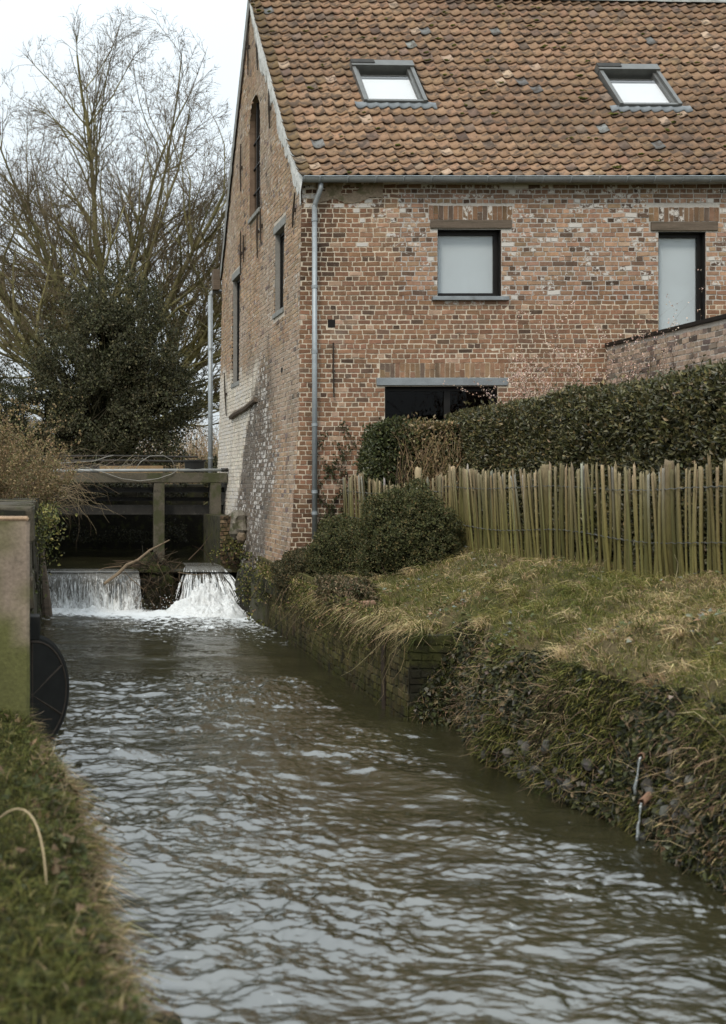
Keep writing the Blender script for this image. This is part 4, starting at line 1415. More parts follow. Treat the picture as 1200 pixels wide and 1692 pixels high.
def grass(name, surface, n, w, L, colf, up=1.0, lean=.5, width=.006, droop=(.3, 1.2)):
    P, N = sample(surface, n, w)
    D = unit(N * .35 + V(0, 0, up) + R.normal(0, lean, (n, 3)))
    cl = fbm(P, 2.2, 3, 301)
    ln = R.uniform(*L, n) * (.55 + .9 * cl)
    v, f, c = blade_mesh(P - D * .01, D, ln, width * R.uniform(.6, 1.3, n), R.uniform(*droop, n), colf(P, N))
    return obj(name, make_mesh(name, v, f, m_grass, c))


# right bank: lawn, rough tussocks, hanging straw, ivy and dead leaves
def wr(P, N):
    return inframe(P) * (P[:, 2] > .5) * (.12 + sstep(.5, .8, N[:, 2])) / np.clip(P[:, 1] / 9, .6, 3) ** 1.2


def colr(P, N):
    n = len(P)
    k = fbm(P, .9, 3, 305) + R.normal(0, .08, n) + .10 * sstep(11, 15, P[:, 1])
    c = pick(n, (GREEN, 3.5), (OLIVE, 3.2), (STRAW, .6), (MOSSY, 1.2))
    s = k > .605
    c[s] = pick(s.sum(), (STRAW, 3.2), (OLIVE, 2.0), (DEAD, 1.2))
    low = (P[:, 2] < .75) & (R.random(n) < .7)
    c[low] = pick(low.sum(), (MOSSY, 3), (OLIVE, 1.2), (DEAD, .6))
    return c


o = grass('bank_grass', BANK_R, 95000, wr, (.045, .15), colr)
tag(o, 'rough green and straw coloured grass on the right bank', 'grass', kind='stuff')
# tussocks of long grass, mostly on the shoulder and hanging over
tp, tn = sample(BANK_R, 330, lambda P, N: inframe(P) * (P[:, 2] > .45) * (P[:, 2] < 1.5) * (.12 + sstep(.5, .8, N[:, 2])))
TP, TD, TC_, TL = [], [], [], []
for p, nn in zip(tp, tn):
    k = R.integers(25, 70)
    base = [GREEN, OLIVE, STRAW, DEAD][R.choice(4, p=[.3, .42, .25, .03] if p[2] > 1.0 else [.42, .46, .09, .03])]
    TP.append(p + R.normal(0, .035, (k, 3)) * V(1, 1, .3)); TD.append(unit(V(-.25, -.1, .9) + R.normal(0, .42, (k, 3)))); TC_.append(pick(k, (base, 5), (STRAW, .7))); TL.append(R.uniform(.08, .24, k))
v, f, c = blade_mesh(np.concatenate(TP), np.concatenate(TD), np.concatenate(TL), .007, R.uniform(.6, 1.7, sum(map(len, TP))), np.concatenate(TC_))
o = obj('tussock_grass', make_mesh('tussock_grass', v, f, m_grass, c)); tag(o, 'long drooping grass tussocks along the shoulder of the right bank', 'grass', kind='stuff')
# steep face: moss fibres, ivy, dead stems
def wf(P, N): return inframe(P) * (P[:, 2] > .0) * (P[:, 2] < 1.0) * (P[:, 1] < 13) / np.clip(P[:, 1] / 9, .6, 3)
P, N = sample(BANK_R, 62000, wf)
nxy = unit(N * V(1, 1, .2) + V(-.6, -.2, 0))
D = unit(nxy * .5 + V(0, 0, -.35) + R.normal(0, .6, P.shape))
k = fbm(P, 2.0, 3, 311)
c = pick(len(P), (MOSSY, 3), (OLIVE, 2.6), ((.018, .017, .009), 3)); s = k > .57
c[s] = pick(s.sum(), (DEAD, .9), (STRAW, .5), ((.03, .026, .016), 2.5), (MOSSY, 1.5))
v, f, c = blade_mesh(P, D, R.uniform(.02, .085, len(P)), .009, R.uniform(0, 1.5, len(P)), c)
o = obj('bank_moss', make_mesh('bank_moss', v, f, m_grass, c)); tag(o, 'moss and matted roots on the steep face of the right bank', 'moss', kind='stuff')
P, N = sample(BANK_R, 12000, lambda P, N: wf(P, N) * (fbm(P, 1.5, 3, 315) > .49))
o_ = unit(N * V(1, 1, .3) + V(-.7, -.3, .1) + R.normal(0, .35, P.shape))
D = unit(V(0, -.2, -.6) + R.normal(0, .6, P.shape))
v, f, c = leaf_mesh(P + o_ * R.uniform(.0, .05, (len(P), 1)), D, o_, R.uniform(.03, .075, len(P)), R.uniform(.025, .06, len(P)),
                    pick(len(P), ((.022, .025, .010), 5), ((.06, .064, .022), 2.4), ((.14, .128, .10), .6), ((.18, .125, .07), .6)))
o = obj('bank_ivy', make_mesh('bank_ivy', v, f, m_leaf, c)); tag(o, 'dark ivy leaves scattered over the steep right bank', 'ivy', kind='stuff')
# pale leaves and clover lying in the lawn
P, N = sample(BANK_R, 2600, lambda P, N: inframe(P) * (P[:, 2] > .8) * sstep(.5, .62, fbm(P, 1.4, 3, 318)))
v, f, c = leaf_mesh(P + V(0, 0, .05), R.normal(0, 1, P.shape) * V(1, 1, .3), unit(V(0, -.3, 1) + R.normal(0, .4, P.shape)), R.uniform(.03, .07, len(P)), R.uniform(.025, .055, len(P)),
                    pick(len(P), ((.11, .125, .05), 3), ((.22, .23, .19), 1.6), ((.30, .21, .12), 1)))
o = obj('fallen_leaves', make_mesh('fallen_leaves', v, f, m_leaf, c)); tag(o, 'pale leaves lying in the grass by the fence', 'leaves', kind='stuff')
# fine dry stems
def stems(name, P, D, L, rad, C, label, cat, bend=.35, segs=4):
    n = len(P); A, B, r0, r1, cc = [], [], [], [], []
    p = P.copy(); d = unit(D)
    for s in range(segs):
        q = p + d * (L / segs)[:, None]
        A.append(p); B.append(q); r0.append(rad * (1 - s / segs * .7)); r1.append(rad * (1 - (s + 1) / segs * .7)); cc.append(C)
        p = q; d = unit(d + R.normal(0, bend, (n, 3)) - V(0, 0, .12))
    v, f, c = seg_mesh(np.concatenate(A), np.concatenate(B), np.concatenate(r0), np.concatenate(r1), 4, np.concatenate(cc))
    o = obj(name, make_mesh(name, v, f, m_twig, c)); tag(o, label, cat, kind='stuff'); return o


P, N = sample(BANK_R, 2400, lambda P, N: inframe(P) * (P[:, 2] > .1) * (P[:, 1] < 20) * (.25 + 2 * (P[:, 2] < .95)))
stems('dry_stems', P, unit(V(-.4, -.2, .3) + R.normal(0, .6, P.shape)), R.uniform(.08, .34, len(P)), R.uniform(.0012, .003, len(P)),
      pick(len(P), ((.33, .25, .15), 2), ((.16, .11, .07), 2)), 'dry stems and bramble runners trailing over the right bank', 'stems')

# stones held by wire on the steep face
gab = empty('gabion_bank', (4.1, 9.5, .1)); tag(gab, 'wire netting full of grey stones half buried in the steep right bank', 'gabion')
P, N = sample(BANK_R, 90, lambda P, N: inframe(P) * (P[:, 2] > .03) * (P[:, 2] < .62) * (P[:, 1] < 12.2) * (.2 + sstep(.46, .6, fbm(P, 1.1, 2, 320))))
th, ph = np.meshgrid(np.linspace(0, 2 * math.pi, 7, endpoint=False), np.linspace(0, math.pi, 5), indexing='ij')
SD = np.stack([np.cos(th) * np.sin(ph), np.sin(th) * np.sin(ph), np.cos(ph)], -1).reshape(-1, 3)
gi = np.arange(35).reshape(7, 5); g2 = np.roll(gi, -1, 0)
SF = np.stack([gi[:, :-1], g2[:, :-1], g2[:, 1:], gi[:, 1:]], -1).reshape(-1, 4)
for p in P:
    sz = R.uniform(.03, .06)
    v = SD * sz * R.uniform(.6, 1.15, 3) * (1 + R.normal(0, .10, (35, 1)))
    obj('stone', make_mesh('stone', v, SF, m_stone, rgbj((.085, .08, .07), 1, .35)[0], smooth=False), gab, loc=p + V(-.015, -.01, 0))
wm = MB()
def face_pt(y, z):
    d = np.interp(z, [-.06, .22, .5, .7], [0, .05, .10, .16]); return V(float(toe(y)) + d - .07, y, z)
for i in range(30):
    for j in range(7):
        y0, z0 = 6.6 + i * .19, .05 + j * .095
        if noise(np.array([[y0, z0 * 2, 3.]]), 1.3, 77)[0] < .52: continue
        s = .095 if j % 2 else 0
        a, b, c_ = face_pt(y0 + s, z0), face_pt(y0 + s + .095, z0 + .03), face_pt(y0 + s + .095, z0 + .095)
        wm.tube([a, b], (.0014), 3, cap=False); wm.tube([b, face_pt(y0 + s + .19, z0)], (.0014), 3, cap=False); wm.tube([b, c_], (.0014), 3, cap=False)
wm.build('wire_netting', m_wire, gab)['kind'] = 'stuff'

# left bank, close to the camera
def wl(P, N): return (P[:, 1] > 2.6) * (P[:, 1] < 9.3) * inframe(P, 200) * (P[:, 2] > .25) / np.clip(P[:, 1] / 4, .7, 2)
def coll(P, N):
    n = len(P); c = pick(n, (GREEN, 2.2), (OLIVE, 2.2), (STRAW, .25), (MOSSY, 3), ((.03, .03, .012), 3)) * .85; ed = (P[:, 0] > left_edge(P[:, 1]) - .12) & (R.random(n) < .6)
    c[ed] = pick(ed.sum(), (DEAD, 2.5), (STRAW, 1), (MOSSY, 2)); return c
o = grass('left_bank_grass', BANK_L, 62000, wl, (.04, .16), coll, lean=.55, width=.005)
tag(o, 'mossy green grass on the left bank nearest the camera', 'grass', kind='stuff')
P, N = sample(BANK_L, 2800, lambda P, N: wl(P, N) * (.4 + (P[:, 0] > left_edge(P[:, 1]) - .25) * 2.5))
D = R.normal(0, 1, P.shape) * V(1, 1, .5)
v, f, c = leaf_mesh(P + V(.01, -.01, .03), D, unit(V(.2, -.4, .9) + R.normal(0, .5, P.shape)), R.uniform(.03, .075, len(P)), R.uniform(.025, .06, len(P)),
                    pick(len(P), ((.045, .055, .018), 4), ((.10, .10, .032), 2.2), ((.16, .105, .06), 2)))
o = obj('left_bank_leaves', make_mesh('left_bank_leaves', v, f, m_leaf, c)); tag(o, 'small ground leaves and dead leaves along the edge of the left bank', 'leaves', kind='stuff')
P, N = sample(BANK_L, 1100, lambda P, N: wl(P, N) * (P[:, 0] > left_edge(P[:, 1]) - .25))
stems('left_bank_stems', P, unit(V(.5, -.1, .35) + R.normal(0, .5, P.shape)), R.uniform(.06, .26, len(P)), R.uniform(.001, .0024, len(P)),
      pick(len(P), ((.36, .27, .17), 2), ((.17, .12, .08), 2)), 'dry stems hanging over the edge of the left bank', 'stems', .45)
st_ = MB().tube([(.20, 5.0, .90), (.24, 4.9, 1.02), (.285, 4.8, 1.0), (.31, 4.7, .84)][0:4], .006, 5, (.4, .3, .18))
o = obj('dry_stalk', None) if False else MB().tube([(1 - t) ** 2 * V(-.16, 5.6, .93) + 2 * t * (1 - t) * V(.02, 5.2, 1.18) + t * t * V(.04, 4.95, .84) for t in np.linspace(0, 1, 12)], np.linspace(.005, .003, 12), 5, (.40, .31, .19)).build('dry_stalk', m_twig)
tag(o, 'pale bent stalk arching over the grass of the left bank', 'stalk')
TP, TD, TC_, TL = [], [], [], []
ey = R.uniform(2.8, 8.6, 90)
for y0 in ey:
    x0 = float(left_edge(V(y0))[0]) - R.uniform(-.02, .10); k = R.integers(20, 55); p = V(x0, y0, float(left_ground(V(x0), V(y0))[0]))
    base = [MOSSY, OLIVE, STRAW, DEAD][R.choice(4, p=[.3, .25, .15, .3])]
    TP.append(p + R.normal(0, .03, (k, 3)) * V(1, 1, .5)); TD.append(unit(V(.55, -.1, .5) + R.normal(0, .5, (k, 3)))); TC_.append(pick(k, (base, 4), (DEAD, 1))); TL.append(R.uniform(.06, .2, k))
v, f, c = blade_mesh(np.concatenate(TP), np.concatenate(TD), np.concatenate(TL), .006, R.uniform(.8, 2.0, sum(map(len, TP))), np.concatenate(TC_))
o = obj('edge_tussocks', make_mesh('edge_tussocks', v, f, m_grass, c)); tag(o, 'ragged tufts drooping over the edge of the left bank', 'grass', kind='stuff')
TP, TD, TC_, TL = [], [], [], []
for y0 in R.uniform(12.86, 17.5, 110):
    k = R.integers(25, 60); p = V(R.uniform(3.8, 4.25) if y0 > 13.1 else R.uniform(3.8, 4.5), y0, .88)
    base = [MOSSY, OLIVE, STRAW, DEAD, GREEN][R.choice(5, p=[.22, .25, .25, .1, .18])]
    TP.append(p + R.normal(0, .04, (k, 3)) * V(1, 1, .4)); TD.append(unit(V(-.6, -.35, .5) + R.normal(0, .5, (k, 3)))); TC_.append(pick(k, (base, 4), (STRAW, .7))); TL.append(R.uniform(.1, .3, k))
v, f, c = blade_mesh(np.concatenate(TP), np.concatenate(TD), np.concatenate(TL), .007, R.uniform(.9, 2.0, sum(map(len, TP))), np.concatenate(TC_))
o = obj('wall_top_grass', make_mesh('wall_top_grass', v, f, m_grass, c)); tag(o, 'grass hanging over the near end of the mossy retaining wall', 'grass', kind='stuff')
# dark stone at the water's edge
v = SD * V(.075, .08, .065) * (1 + .25 * (noise(SD, 2.2, 6)[:, None] - .3))
o = obj('wet_stone', make_mesh('wet_stone', v + V(.57, 5.55, .03), SF, m_stone, V(.02, .018, .014), smooth=True)); tag(o, 'small black wet stone in the water at the bottom left', 'stone')

# ------------------------------------------------------------------ concrete pillar and outfall flap
import bmesh
pl = empty('concrete_pillar', (-.3, 8.8, .4)); tag(pl, 'mossy concrete pillar standing on the left bank', 'pillar')
zl = np.linspace(.2, 2.15, 44); k = 24
corner = np.array([(-.75, 8.6), (-.045, 8.6), (-.045, 9.0), (-.75, 9.0)])
rng_ = []
for i in range(4):
    a_, b_ = corner[i], corner[(i + 1) % 4]
    for t in np.linspace(.03, .97, 6): rng_.append(a_ * (1 - t) + b_ * t)
rng_ = np.array(rng_)
v = np.concatenate([np.column_stack([rng_, np.full(k, z)]) for z in zl]); v[:, :2] += .006 * (np.stack([noise(v, 6, 1), noise(v, 6, 2)], -1) - .5)
q = np.arange(k); q2 = (q + 1) % k
f = [np.concatenate([np.stack([i * k + q, i * k + q2, (i + 1) * k + q2, (i + 1) * k + q], 1) for i in range(43)])]
mo = sstep(.40, .60, fbm(v * V(1, 1, .5), 2.4, 4, 500) + .20 * (2.0 - v[:, 2]))[:, None]
pcv = V(.25, .195, .15) * (1 - mo) + mo * V(.092, .092, .032)
obj('shaft', make_mesh('shaft', v, f, surf('pillar_concrete', rough=.92, vary=((3, .2), (35, .25)), stains=(((.04, .037, .025), 5, .60, .75, .7),), bump=(45, .6, .01)), pcv), pl)
MB().box(-.77, -.055, 8.59, 9.0, 2.152, 2.175, (.3, .21, .13), jit=.004, bev=.008).build('cap_layer', surf('rusty_cap', color=(.34, .235, .15), rough=.95, vary=((9, .3), (50, .3))), pl)
fl = empty('outfall_flap', (-.02, 10.2, .2)); tag(fl, 'black round outfall flap hanging at the waterline behind the concrete pillar', 'flap valve')
c0 = V(-.06, 10.25, .70); ax = V(.66, .75, 0); nrm = V(.75, -.66, 0)
def disc(r, n0, n1, k=40):
    a = np.linspace(0, 2 * math.pi, k, endpoint=False)
    ring = lambda rr, n: c0 + nrm * n + (np.cos(a) * rr)[:, None] * ax + (np.sin(a) * rr)[:, None] * V(0, 0, 1)
    v = np.concatenate([ring(r, n0), ring(r, n1), ring(r - .03, n1 + .012), [c0 + nrm * (n1 + .02)], [c0 + nrm * n0]])
    q = np.arange(k); q2 = (q + 1) % k
    return v, [np.concatenate([np.stack([q, q2, k + q2, k + q], 1), np.stack([k + q, k + q2, 2 * k + q2, 2 * k + q], 1)]),
               np.concatenate([np.stack([2 * k + q, 2 * k + q2, np.full(k, 3 * k)], 1), np.stack([q2, q, np.full(k, 3 * k + 1)], 1)])]
k_ = np.linspace(0, 2 * math.pi, 41)
MB().tube([c0 + nrm * .025 + .43 * (math.cos(a_) * ax + math.sin(a_) * V(0, 0, 1)) for a_ in k_], .014, 6).build('rim_ring', m_iron, fl)
for a_ in (.5, 1.57, 2.64): MB().tube([c0 + nrm * .03 - .42 * (math.cos(a_) * ax + math.sin(a_) * V(0, 0, 1)), c0 + nrm * .03 + .42 * (math.cos(a_) * ax + math.sin(a_) * V(0, 0, 1))], .012, 6).build('stiffening_rib', m_iron, fl)
v, f = disc(.49, -.03, .02); MB().add(v, f).build('flap_disc', m_blackrubber, fl)
t = MB().tube([c0 - nrm * .04, c0 - nrm * .9], .46, 24); t.build('pipe', m_blackrubber, fl, smooth=True)
h = MB().box(-.09, .03, 10.0, 10.2, 1.17, 1.36, bev=.01); h.build('hinge_block', m_blackrubber, fl)
for dz in (.28, .1, -.1): MB().tube([c0 + nrm * .025 + V(-.02, 0, dz) - ax * .12, c0 + nrm * .045 + V(-.02, 0, dz) - ax * .12], .013, 8).build('bolt', m_pipe, fl)

# ------------------------------------------------------------------ clay drains in the banks
def clay_pipe(p, d, L, r, label, jet=None):
    w = empty('clay_drain', tuple(p)); tag(w, label, 'drain pipe')
    p = V(*p); d = unit(V(*d)); a = np.linspace(0, 2 * math.pi, 16, endpoint=False)
    s = unit(np.cross(d, V(0, 0, 1))); u = np.cross(s, d)
    ring = lambda q, rr, j=0: q + rr * (np.cos(a)[:, None] * s + np.sin(a)[:, None] * u) + (R.normal(0, j, (16, 1)) * d if j else 0)
    v = np.concatenate([ring(p - d * L, r), ring(p, r * 1.05, .012), ring(p, r * .78, .01), ring(p - d * L, r * .78)])
    q = np.arange(16); q2 = (q + 1) % 16
    f = np.concatenate([np.stack([q, q2, 16 + q2, 16 + q], 1), np.stack([16 + q, 16 + q2, 32 + q2, 32 + q], 1), np.stack([32 + q, 32 + q2, 48 + q2, 48 + q], 1)])
    obj('pipe', make_mesh('pipe', v, f, m_clay, smooth=True), w)
    if jet:
        n = 9; t = np.linspace(0, 1, n)
        pts = p + d * (.12 * t)[:, None] * jet[1] - V(0, 0, 1) * (jet[0] * t ** 1.7)[:, None] + R.normal(0, .003, (n, 3))
        MB().tube(pts, .006 + .004 * np.sin(t * 9) * .5 + .004 * t, 7, (.8, .8, .8)).build('water_jet', m_jet, w, smooth=True)


def on_bank(y, z):
    d = np.interp(z, [-.06, .22, .5, .7, .86], [0, .05, .10, .16, .24]); return (float(toe(y)) + d, y, z)
q = on_bank(8.62, .56); clay_pipe((q[0] - .10, q[1] - .05, q[2]), (-.75, -.5, -.25), .2, .024, 'upper broken orange clay drain spouting water down the right bank', (.22, .7))
q = on_bank(8.5, .28); clay_pipe((q[0] - .10, q[1] - .04, q[2]), (-.7, -.5, -.35), .2, .023, 'lower orange clay drain spouting water just above the stream', (.22, .5))
clay_pipe((3.80, 14.9, .99), (-.8, -.5, .0), .22, .038, 'broken pink clay pipe sticking out above the mossy retaining wall')

# ------------------------------------------------------------------ chestnut paling fence
fence = empty('paling_fence', (5.8, 15, 1.4)); tag(fence, 'mossy chestnut paling fence of split stakes along the lawn', 'fence')
path = np.array([(4.98, 20.55), (5.10, 19.8), (5.30, 18.8), (5.52, 17.6), (5.60, 17.15), (5.72, 15.8), (5.86, 14.2), (6.02, 12.4), (6.14, 11.0), (6.2, 10.2)])
seg = np.r_[0, np.cumsum(np.linalg.norm(np.diff(path, axis=0), axis=1))]
def fpos(t): return np.interp(t, seg, path[:, 0]), np.interp(t, seg, path[:, 1])


def stake(x, y, zt, r0, h, lean, flat=1.0, col=None):
    """split round stake: D-shaped section, axed point"""
    a = np.linspace(0, 2 * math.pi, 7, endpoint=False) + R.random()
    zb = float(right_ground(V(x), V(y))[0]) - .08
    H = zt - zb
    rows = []
    w1, w2 = R.normal(0, .012, 2), R.normal(0, .012, 2)
    for k, (s, rr) in enumerate(((0, .95), (.35, 1.02), (.7, 1.0), (.97, .97), (1.0, .8))):
        cx, cy_ = x + lean[0] * s * H + w1[0] * math.sin(s * 3), y + lean[1] * s * H + w1[1] * math.sin(s * 4)
        rows.append(np.column_stack([cx + r0 * rr * np.cos(a) * flat, cy_ + r0 * rr * np.sin(a), np.full(7, zb + s * H) + (R.normal(0, .02, 7) if k == 4 else 0)]))
    v = np.concatenate(rows + [[rows[-1].mean(0) + V(0, 0, .004)]])
    q = np.arange(7); q2 = (q + 1) % 7
    f4 = np.concatenate([np.stack([i * 7 + q, i * 7 + q2, (i + 1) * 7 + q2, (i + 1) * 7 + q], 1) for i in range(4)])
    f3 = np.stack([28 + q, 28 + q2, np.full(7, 35)], 1)
    zz = v[:, 2:3]; k = sstep(.55, .95, (zz - zb) / H)
    moss = V(.112, .100, .036); wood = V(.25, .20, .13) if col is None else col
    cv = moss * (1 - k * .75) + wood * k * .75
    return v, [f4, f3], cv * np.exp(R.normal(.05, .22)) * np.exp(R.normal(0, .03, 3)), zb


t = .0; PT = []
while t < seg[-1]:
    x, y = fpos(t)
    farp = y > 17.2
    sp_ = R.uniform(.04, .055) if farp else (R.uniform(.036, .052) if y > 14.5 else R.uniform(.042, .062))
    zt = (2.46 if farp else 2.56) + .10 * math.sin(t * 2.1) * (1 if farp else .35) + R.normal(0, .028) - (.07 * math.exp(-((t - 1.2) / .5) ** 2))
    ln = ((R.normal(-.01, .02)), (R.normal(.13 if 14.6 < y < 16.8 else .035, .03)))
    v, f, c, zb = stake(x + R.normal(0, .008), y, zt, R.uniform(.0135, .0215), 1.2, ln, R.uniform(.6, 1.), None if R.random() > .12 else V(.27, .26, .24))
    me = make_mesh('stake', v, f, m_picket, c, smooth=True)
    obj('stake', me, fence)
    PT.append((t, x, y, zt)); t += sp_
for t0 in (2.45, 3.42, 6.0, 8.45):
    x, y = fpos(t0)
    v, f, c, zb = stake(x + .04, y, 2.62, .052, 1.3, (.0, .01), 1.)
    obj('fence_post', make_mesh('fence_post', v, f, m_picket, c, smooth=True), fence)
for hh, am in ((2.36, .02), (1.86, .03)):
    tt = np.arange(0, seg[-1], .035)
    xx, yy = fpos(tt)
    for s in (-1, 1):
        zz = hh + am * np.sin(tt * 1.9 + hh) - .0 + .006 * np.sin(tt * 50)
        if hh > 2: zz = zz - .08 * (yy > 17.3)
        pts = np.column_stack([xx + s * .030 + .004 * np.sin(tt * 47), yy, zz])
        MB().tube(pts, .0045, 4, cap=False).build('wire', m_wire, fence)


# ------------------------------------------------------------------ hedges and bushes
def clump_leaves(P, N, L, W, C, out=.5, up=.3, jit=.7, name='foliage', mat=None, parent=None, fold=.25):
    D = unit(N * out + V(0, 0, up) + R.normal(0, jit, P.shape))
    F = unit(N + R.normal(0, .6, P.shape))
    v, f, c = leaf_mesh(P, D, F, L, W, C, fold)
    return obj(name, make_mesh(name, v, f, mat or m_leaf, c), parent)


def box_hedge(name, label, x0, x1, y0, y1, z0, z1, n, L, cols, ztopf=None, mat=None, lump=.16, core=.16, group=None):
    e = empty(name, ((x0 + x1) / 2, (y0 + y1) / 2, z0)); tag(e, label, 'hedge', group)
    dx, dy, dz = x1 - x0, y1 - y0, z1 - z0
    areas = V(dy * dz * 1.5, dx * dy, dx * dz, dx * dz * .6)      # stream side, top, near end, far end
    i = R.choice(4, n, p=areas / areas.sum())
    u, v = R.random((2, n))
    P = np.empty((n, 3)); N = np.empty((n, 3))
    for k, (p, nn) in enumerate((((0 * u + x0, y0 + dy * u, z0 + dz * v), (-1, 0, .15)), ((x0 + dx * u, y0 + dy * v, 0 * u + z1), (0, 0, 1)),
                               ((x0 + dx * u, 0 * u + y0, z0 + dz * v), (0, -1, .1)), ((x0 + dx * u, 0 * u + y1, z0 + dz * v), (0, 1, .1)))):
        m = i == k
        P[m] = np.stack(p, 1)[m]; N[m] = nn
    zf = lambda y: (ztopf(y) if ztopf else z1)
    P[:, 2] = z0 + (P[:, 2] - z0) / dz * (zf(P[:, 1]) - z0)
    # round the shoulders
    k = sstep(z1 - .35, z1, P[:, 2]); P[:, 0] += np.where(i == 0, .13 * k ** 2, 0); P[:, 2] -= np.where(i == 1, .14 * sstep(.25, 0, P[:, 0] - x0), 0)
    d = lump * (fbm(P, 1.6, 3, 401) - .5) * 2 - np.abs(R.normal(0, .05, n)) + .03 + .14 * (R.random(n) < .04) * R.random(n)
    P = P + N * d[:, None]
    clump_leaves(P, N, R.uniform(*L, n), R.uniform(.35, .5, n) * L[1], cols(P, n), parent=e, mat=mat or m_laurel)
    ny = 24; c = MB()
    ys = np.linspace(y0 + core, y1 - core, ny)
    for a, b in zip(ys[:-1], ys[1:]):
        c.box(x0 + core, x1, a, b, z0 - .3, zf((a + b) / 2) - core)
    c.build('light_block_core', m_core, e)  # added dark solid, stops light passing through the hedge
    # bare stems inside
    n2 = 90
    Pq = np.column_stack([R.uniform(x0 + .25, x0 + .5, n2), R.uniform(y0, y1, n2), np.full(n2, z0 - .1)])
    Q = Pq + np.column_stack([R.normal(0, .06, n2), R.normal(0, .2, n2), R.uniform(.7, .9, n2) * dz])
    vv, ff, cc = seg_mesh(Pq, Q, np.full(n2, .009), np.full(n2, .004), 5, pick(n2, ((.12, .085, .055), 1)))
    obj('stems', make_mesh('stems', vv, ff, m_twig, cc), e)
    return e


def laurel_cols(P, n):
    c = pick(n, ((.050, .050, .021), 5), ((.092, .088, .034), 3.2), ((.155, .135, .054), 1.8), ((.24, .18, .09), .5))
    top = sstep(3.1, 3.5, P[:, 2])[:, None]
    return c * (1 + 0 * top)


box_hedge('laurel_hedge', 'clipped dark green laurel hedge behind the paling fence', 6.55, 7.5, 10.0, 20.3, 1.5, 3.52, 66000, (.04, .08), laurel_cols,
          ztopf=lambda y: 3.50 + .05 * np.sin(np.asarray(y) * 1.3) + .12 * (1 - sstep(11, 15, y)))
# shorter browned end of the hedge by the mill
def brown_cols(P, n):
    k = sstep(5.55, 5.85, P[:, 0] + R.normal(0, .1, n)) * (1 - sstep(6.3, 6.7, P[:, 0] + R.normal(0, .1, n)))
    c = pick(n, ((.05, .06, .022), 4), ((.095, .10, .035), 2)); s = R.random(n) < k * .85
    c[s] = pick(s.sum(), ((.30, .215, .115), 3), ((.19, .15, .065), 2), ((.11, .10, .04), 1.5)); return c
box_hedge('browned_hedge', 'lower hedge with a patch of dry brown leaves between mill and laurel', 5.2, 6.75, 19.55, 20.35, 1.45, 3.33, 15000, (.04, .08), brown_cols, lump=.12, core=.12)
P = np.column_stack([R.uniform(5.6, 6.7, 420), np.full(420, 19.5) + R.normal(0, .05, 420), R.uniform(1.5, 2.9, 420)])
stems('dry_hedge_stems', P, unit(V(0, -.1, 1) + R.normal(0, .25, P.shape)), R.uniform(.2, .6, 420), R.uniform(.002, .005, 420), pick(420, ((.34, .25, .14), 2), ((.2, .14, .08), 1)),
      'dry upright stems standing in the browned hedge', 'stems', .15)


def dome_bush(name, label, c, rad, n, L, cols, mat=None, seed=1, cat='bush', lump=.26, stretchz=1.0):
    e = empty(name, (c[0], c[1], c[2])); tag(e, label, cat)
    d = unit(R.normal(0, 1, (n, 3))); d[:, 2] = np.where(d[:, 2] < -.75, -d[:, 2], d[:, 2])
    k = 1 + lump * 2.6 * (fbm(d * 1.5 + seed, 1.5, 4, 410 + seed) - .5) + .10 * (fbm(d * 6, 1.5, 2, 411) - .5) - np.abs(R.normal(0, .05, n)) + .12 * (R.random(n) < .05) * R.random(n)
    P = V(*c) + d * V(*rad) * k[:, None]
    clump_leaves(P, d, R.uniform(*L, n), R.uniform(.4, .55, n) * L[1], cols(P, n), parent=e, mat=mat, jit=.8)
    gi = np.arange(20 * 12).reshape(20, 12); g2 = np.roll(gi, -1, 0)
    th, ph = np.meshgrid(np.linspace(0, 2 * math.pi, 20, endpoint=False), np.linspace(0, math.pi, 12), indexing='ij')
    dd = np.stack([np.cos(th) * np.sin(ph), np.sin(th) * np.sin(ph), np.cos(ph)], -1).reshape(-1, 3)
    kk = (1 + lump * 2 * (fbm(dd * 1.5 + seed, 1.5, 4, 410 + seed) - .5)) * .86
    obj('light_block_core', make_mesh('light_block_core', V(*c) + dd * V(*rad) * kk[:, None], np.stack([gi[:, :-1], gi[:, 1:], g2[:, 1:], g2[:, :-1]], -1).reshape(-1, 4), m_core, smooth=True), e)
    return e


bc = lambda P, n: pick(n, ((.055, .06, .022), 4), ((.095, .095, .035), 2.5), ((.15, .12, .05), 1))
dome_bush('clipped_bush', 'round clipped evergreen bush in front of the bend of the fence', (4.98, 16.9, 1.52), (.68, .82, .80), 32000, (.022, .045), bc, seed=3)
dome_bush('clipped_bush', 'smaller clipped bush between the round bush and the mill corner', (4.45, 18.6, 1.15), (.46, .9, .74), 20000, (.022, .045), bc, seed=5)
dome_bush('trailing_shrub', 'dark trailing shrub hanging over the retaining wall beside the mill corner', (4.05, 19.6, .98), (.36, .9, .36), 14000, (.02, .045),
          lambda P, n: pick(n, ((.05, .05, .022), 4), ((.10, .085, .04), 2), ((.17, .12, .06), 1)), seed=7, cat='shrub', lump=.25)
dome_bush('trailing_shrub', 'low tangle of dead leaves and ivy on top of the retaining wall', (3.98, 16.3, .95), (.30, 1.1, .24), 9000, (.025, .055),
          lambda P, n: pick(n, ((.05, .05, .02), 3), ((.14, .10, .055), 2), ((.26, .20, .12), 1.5)), seed=9, cat='shrub', lump=.35)
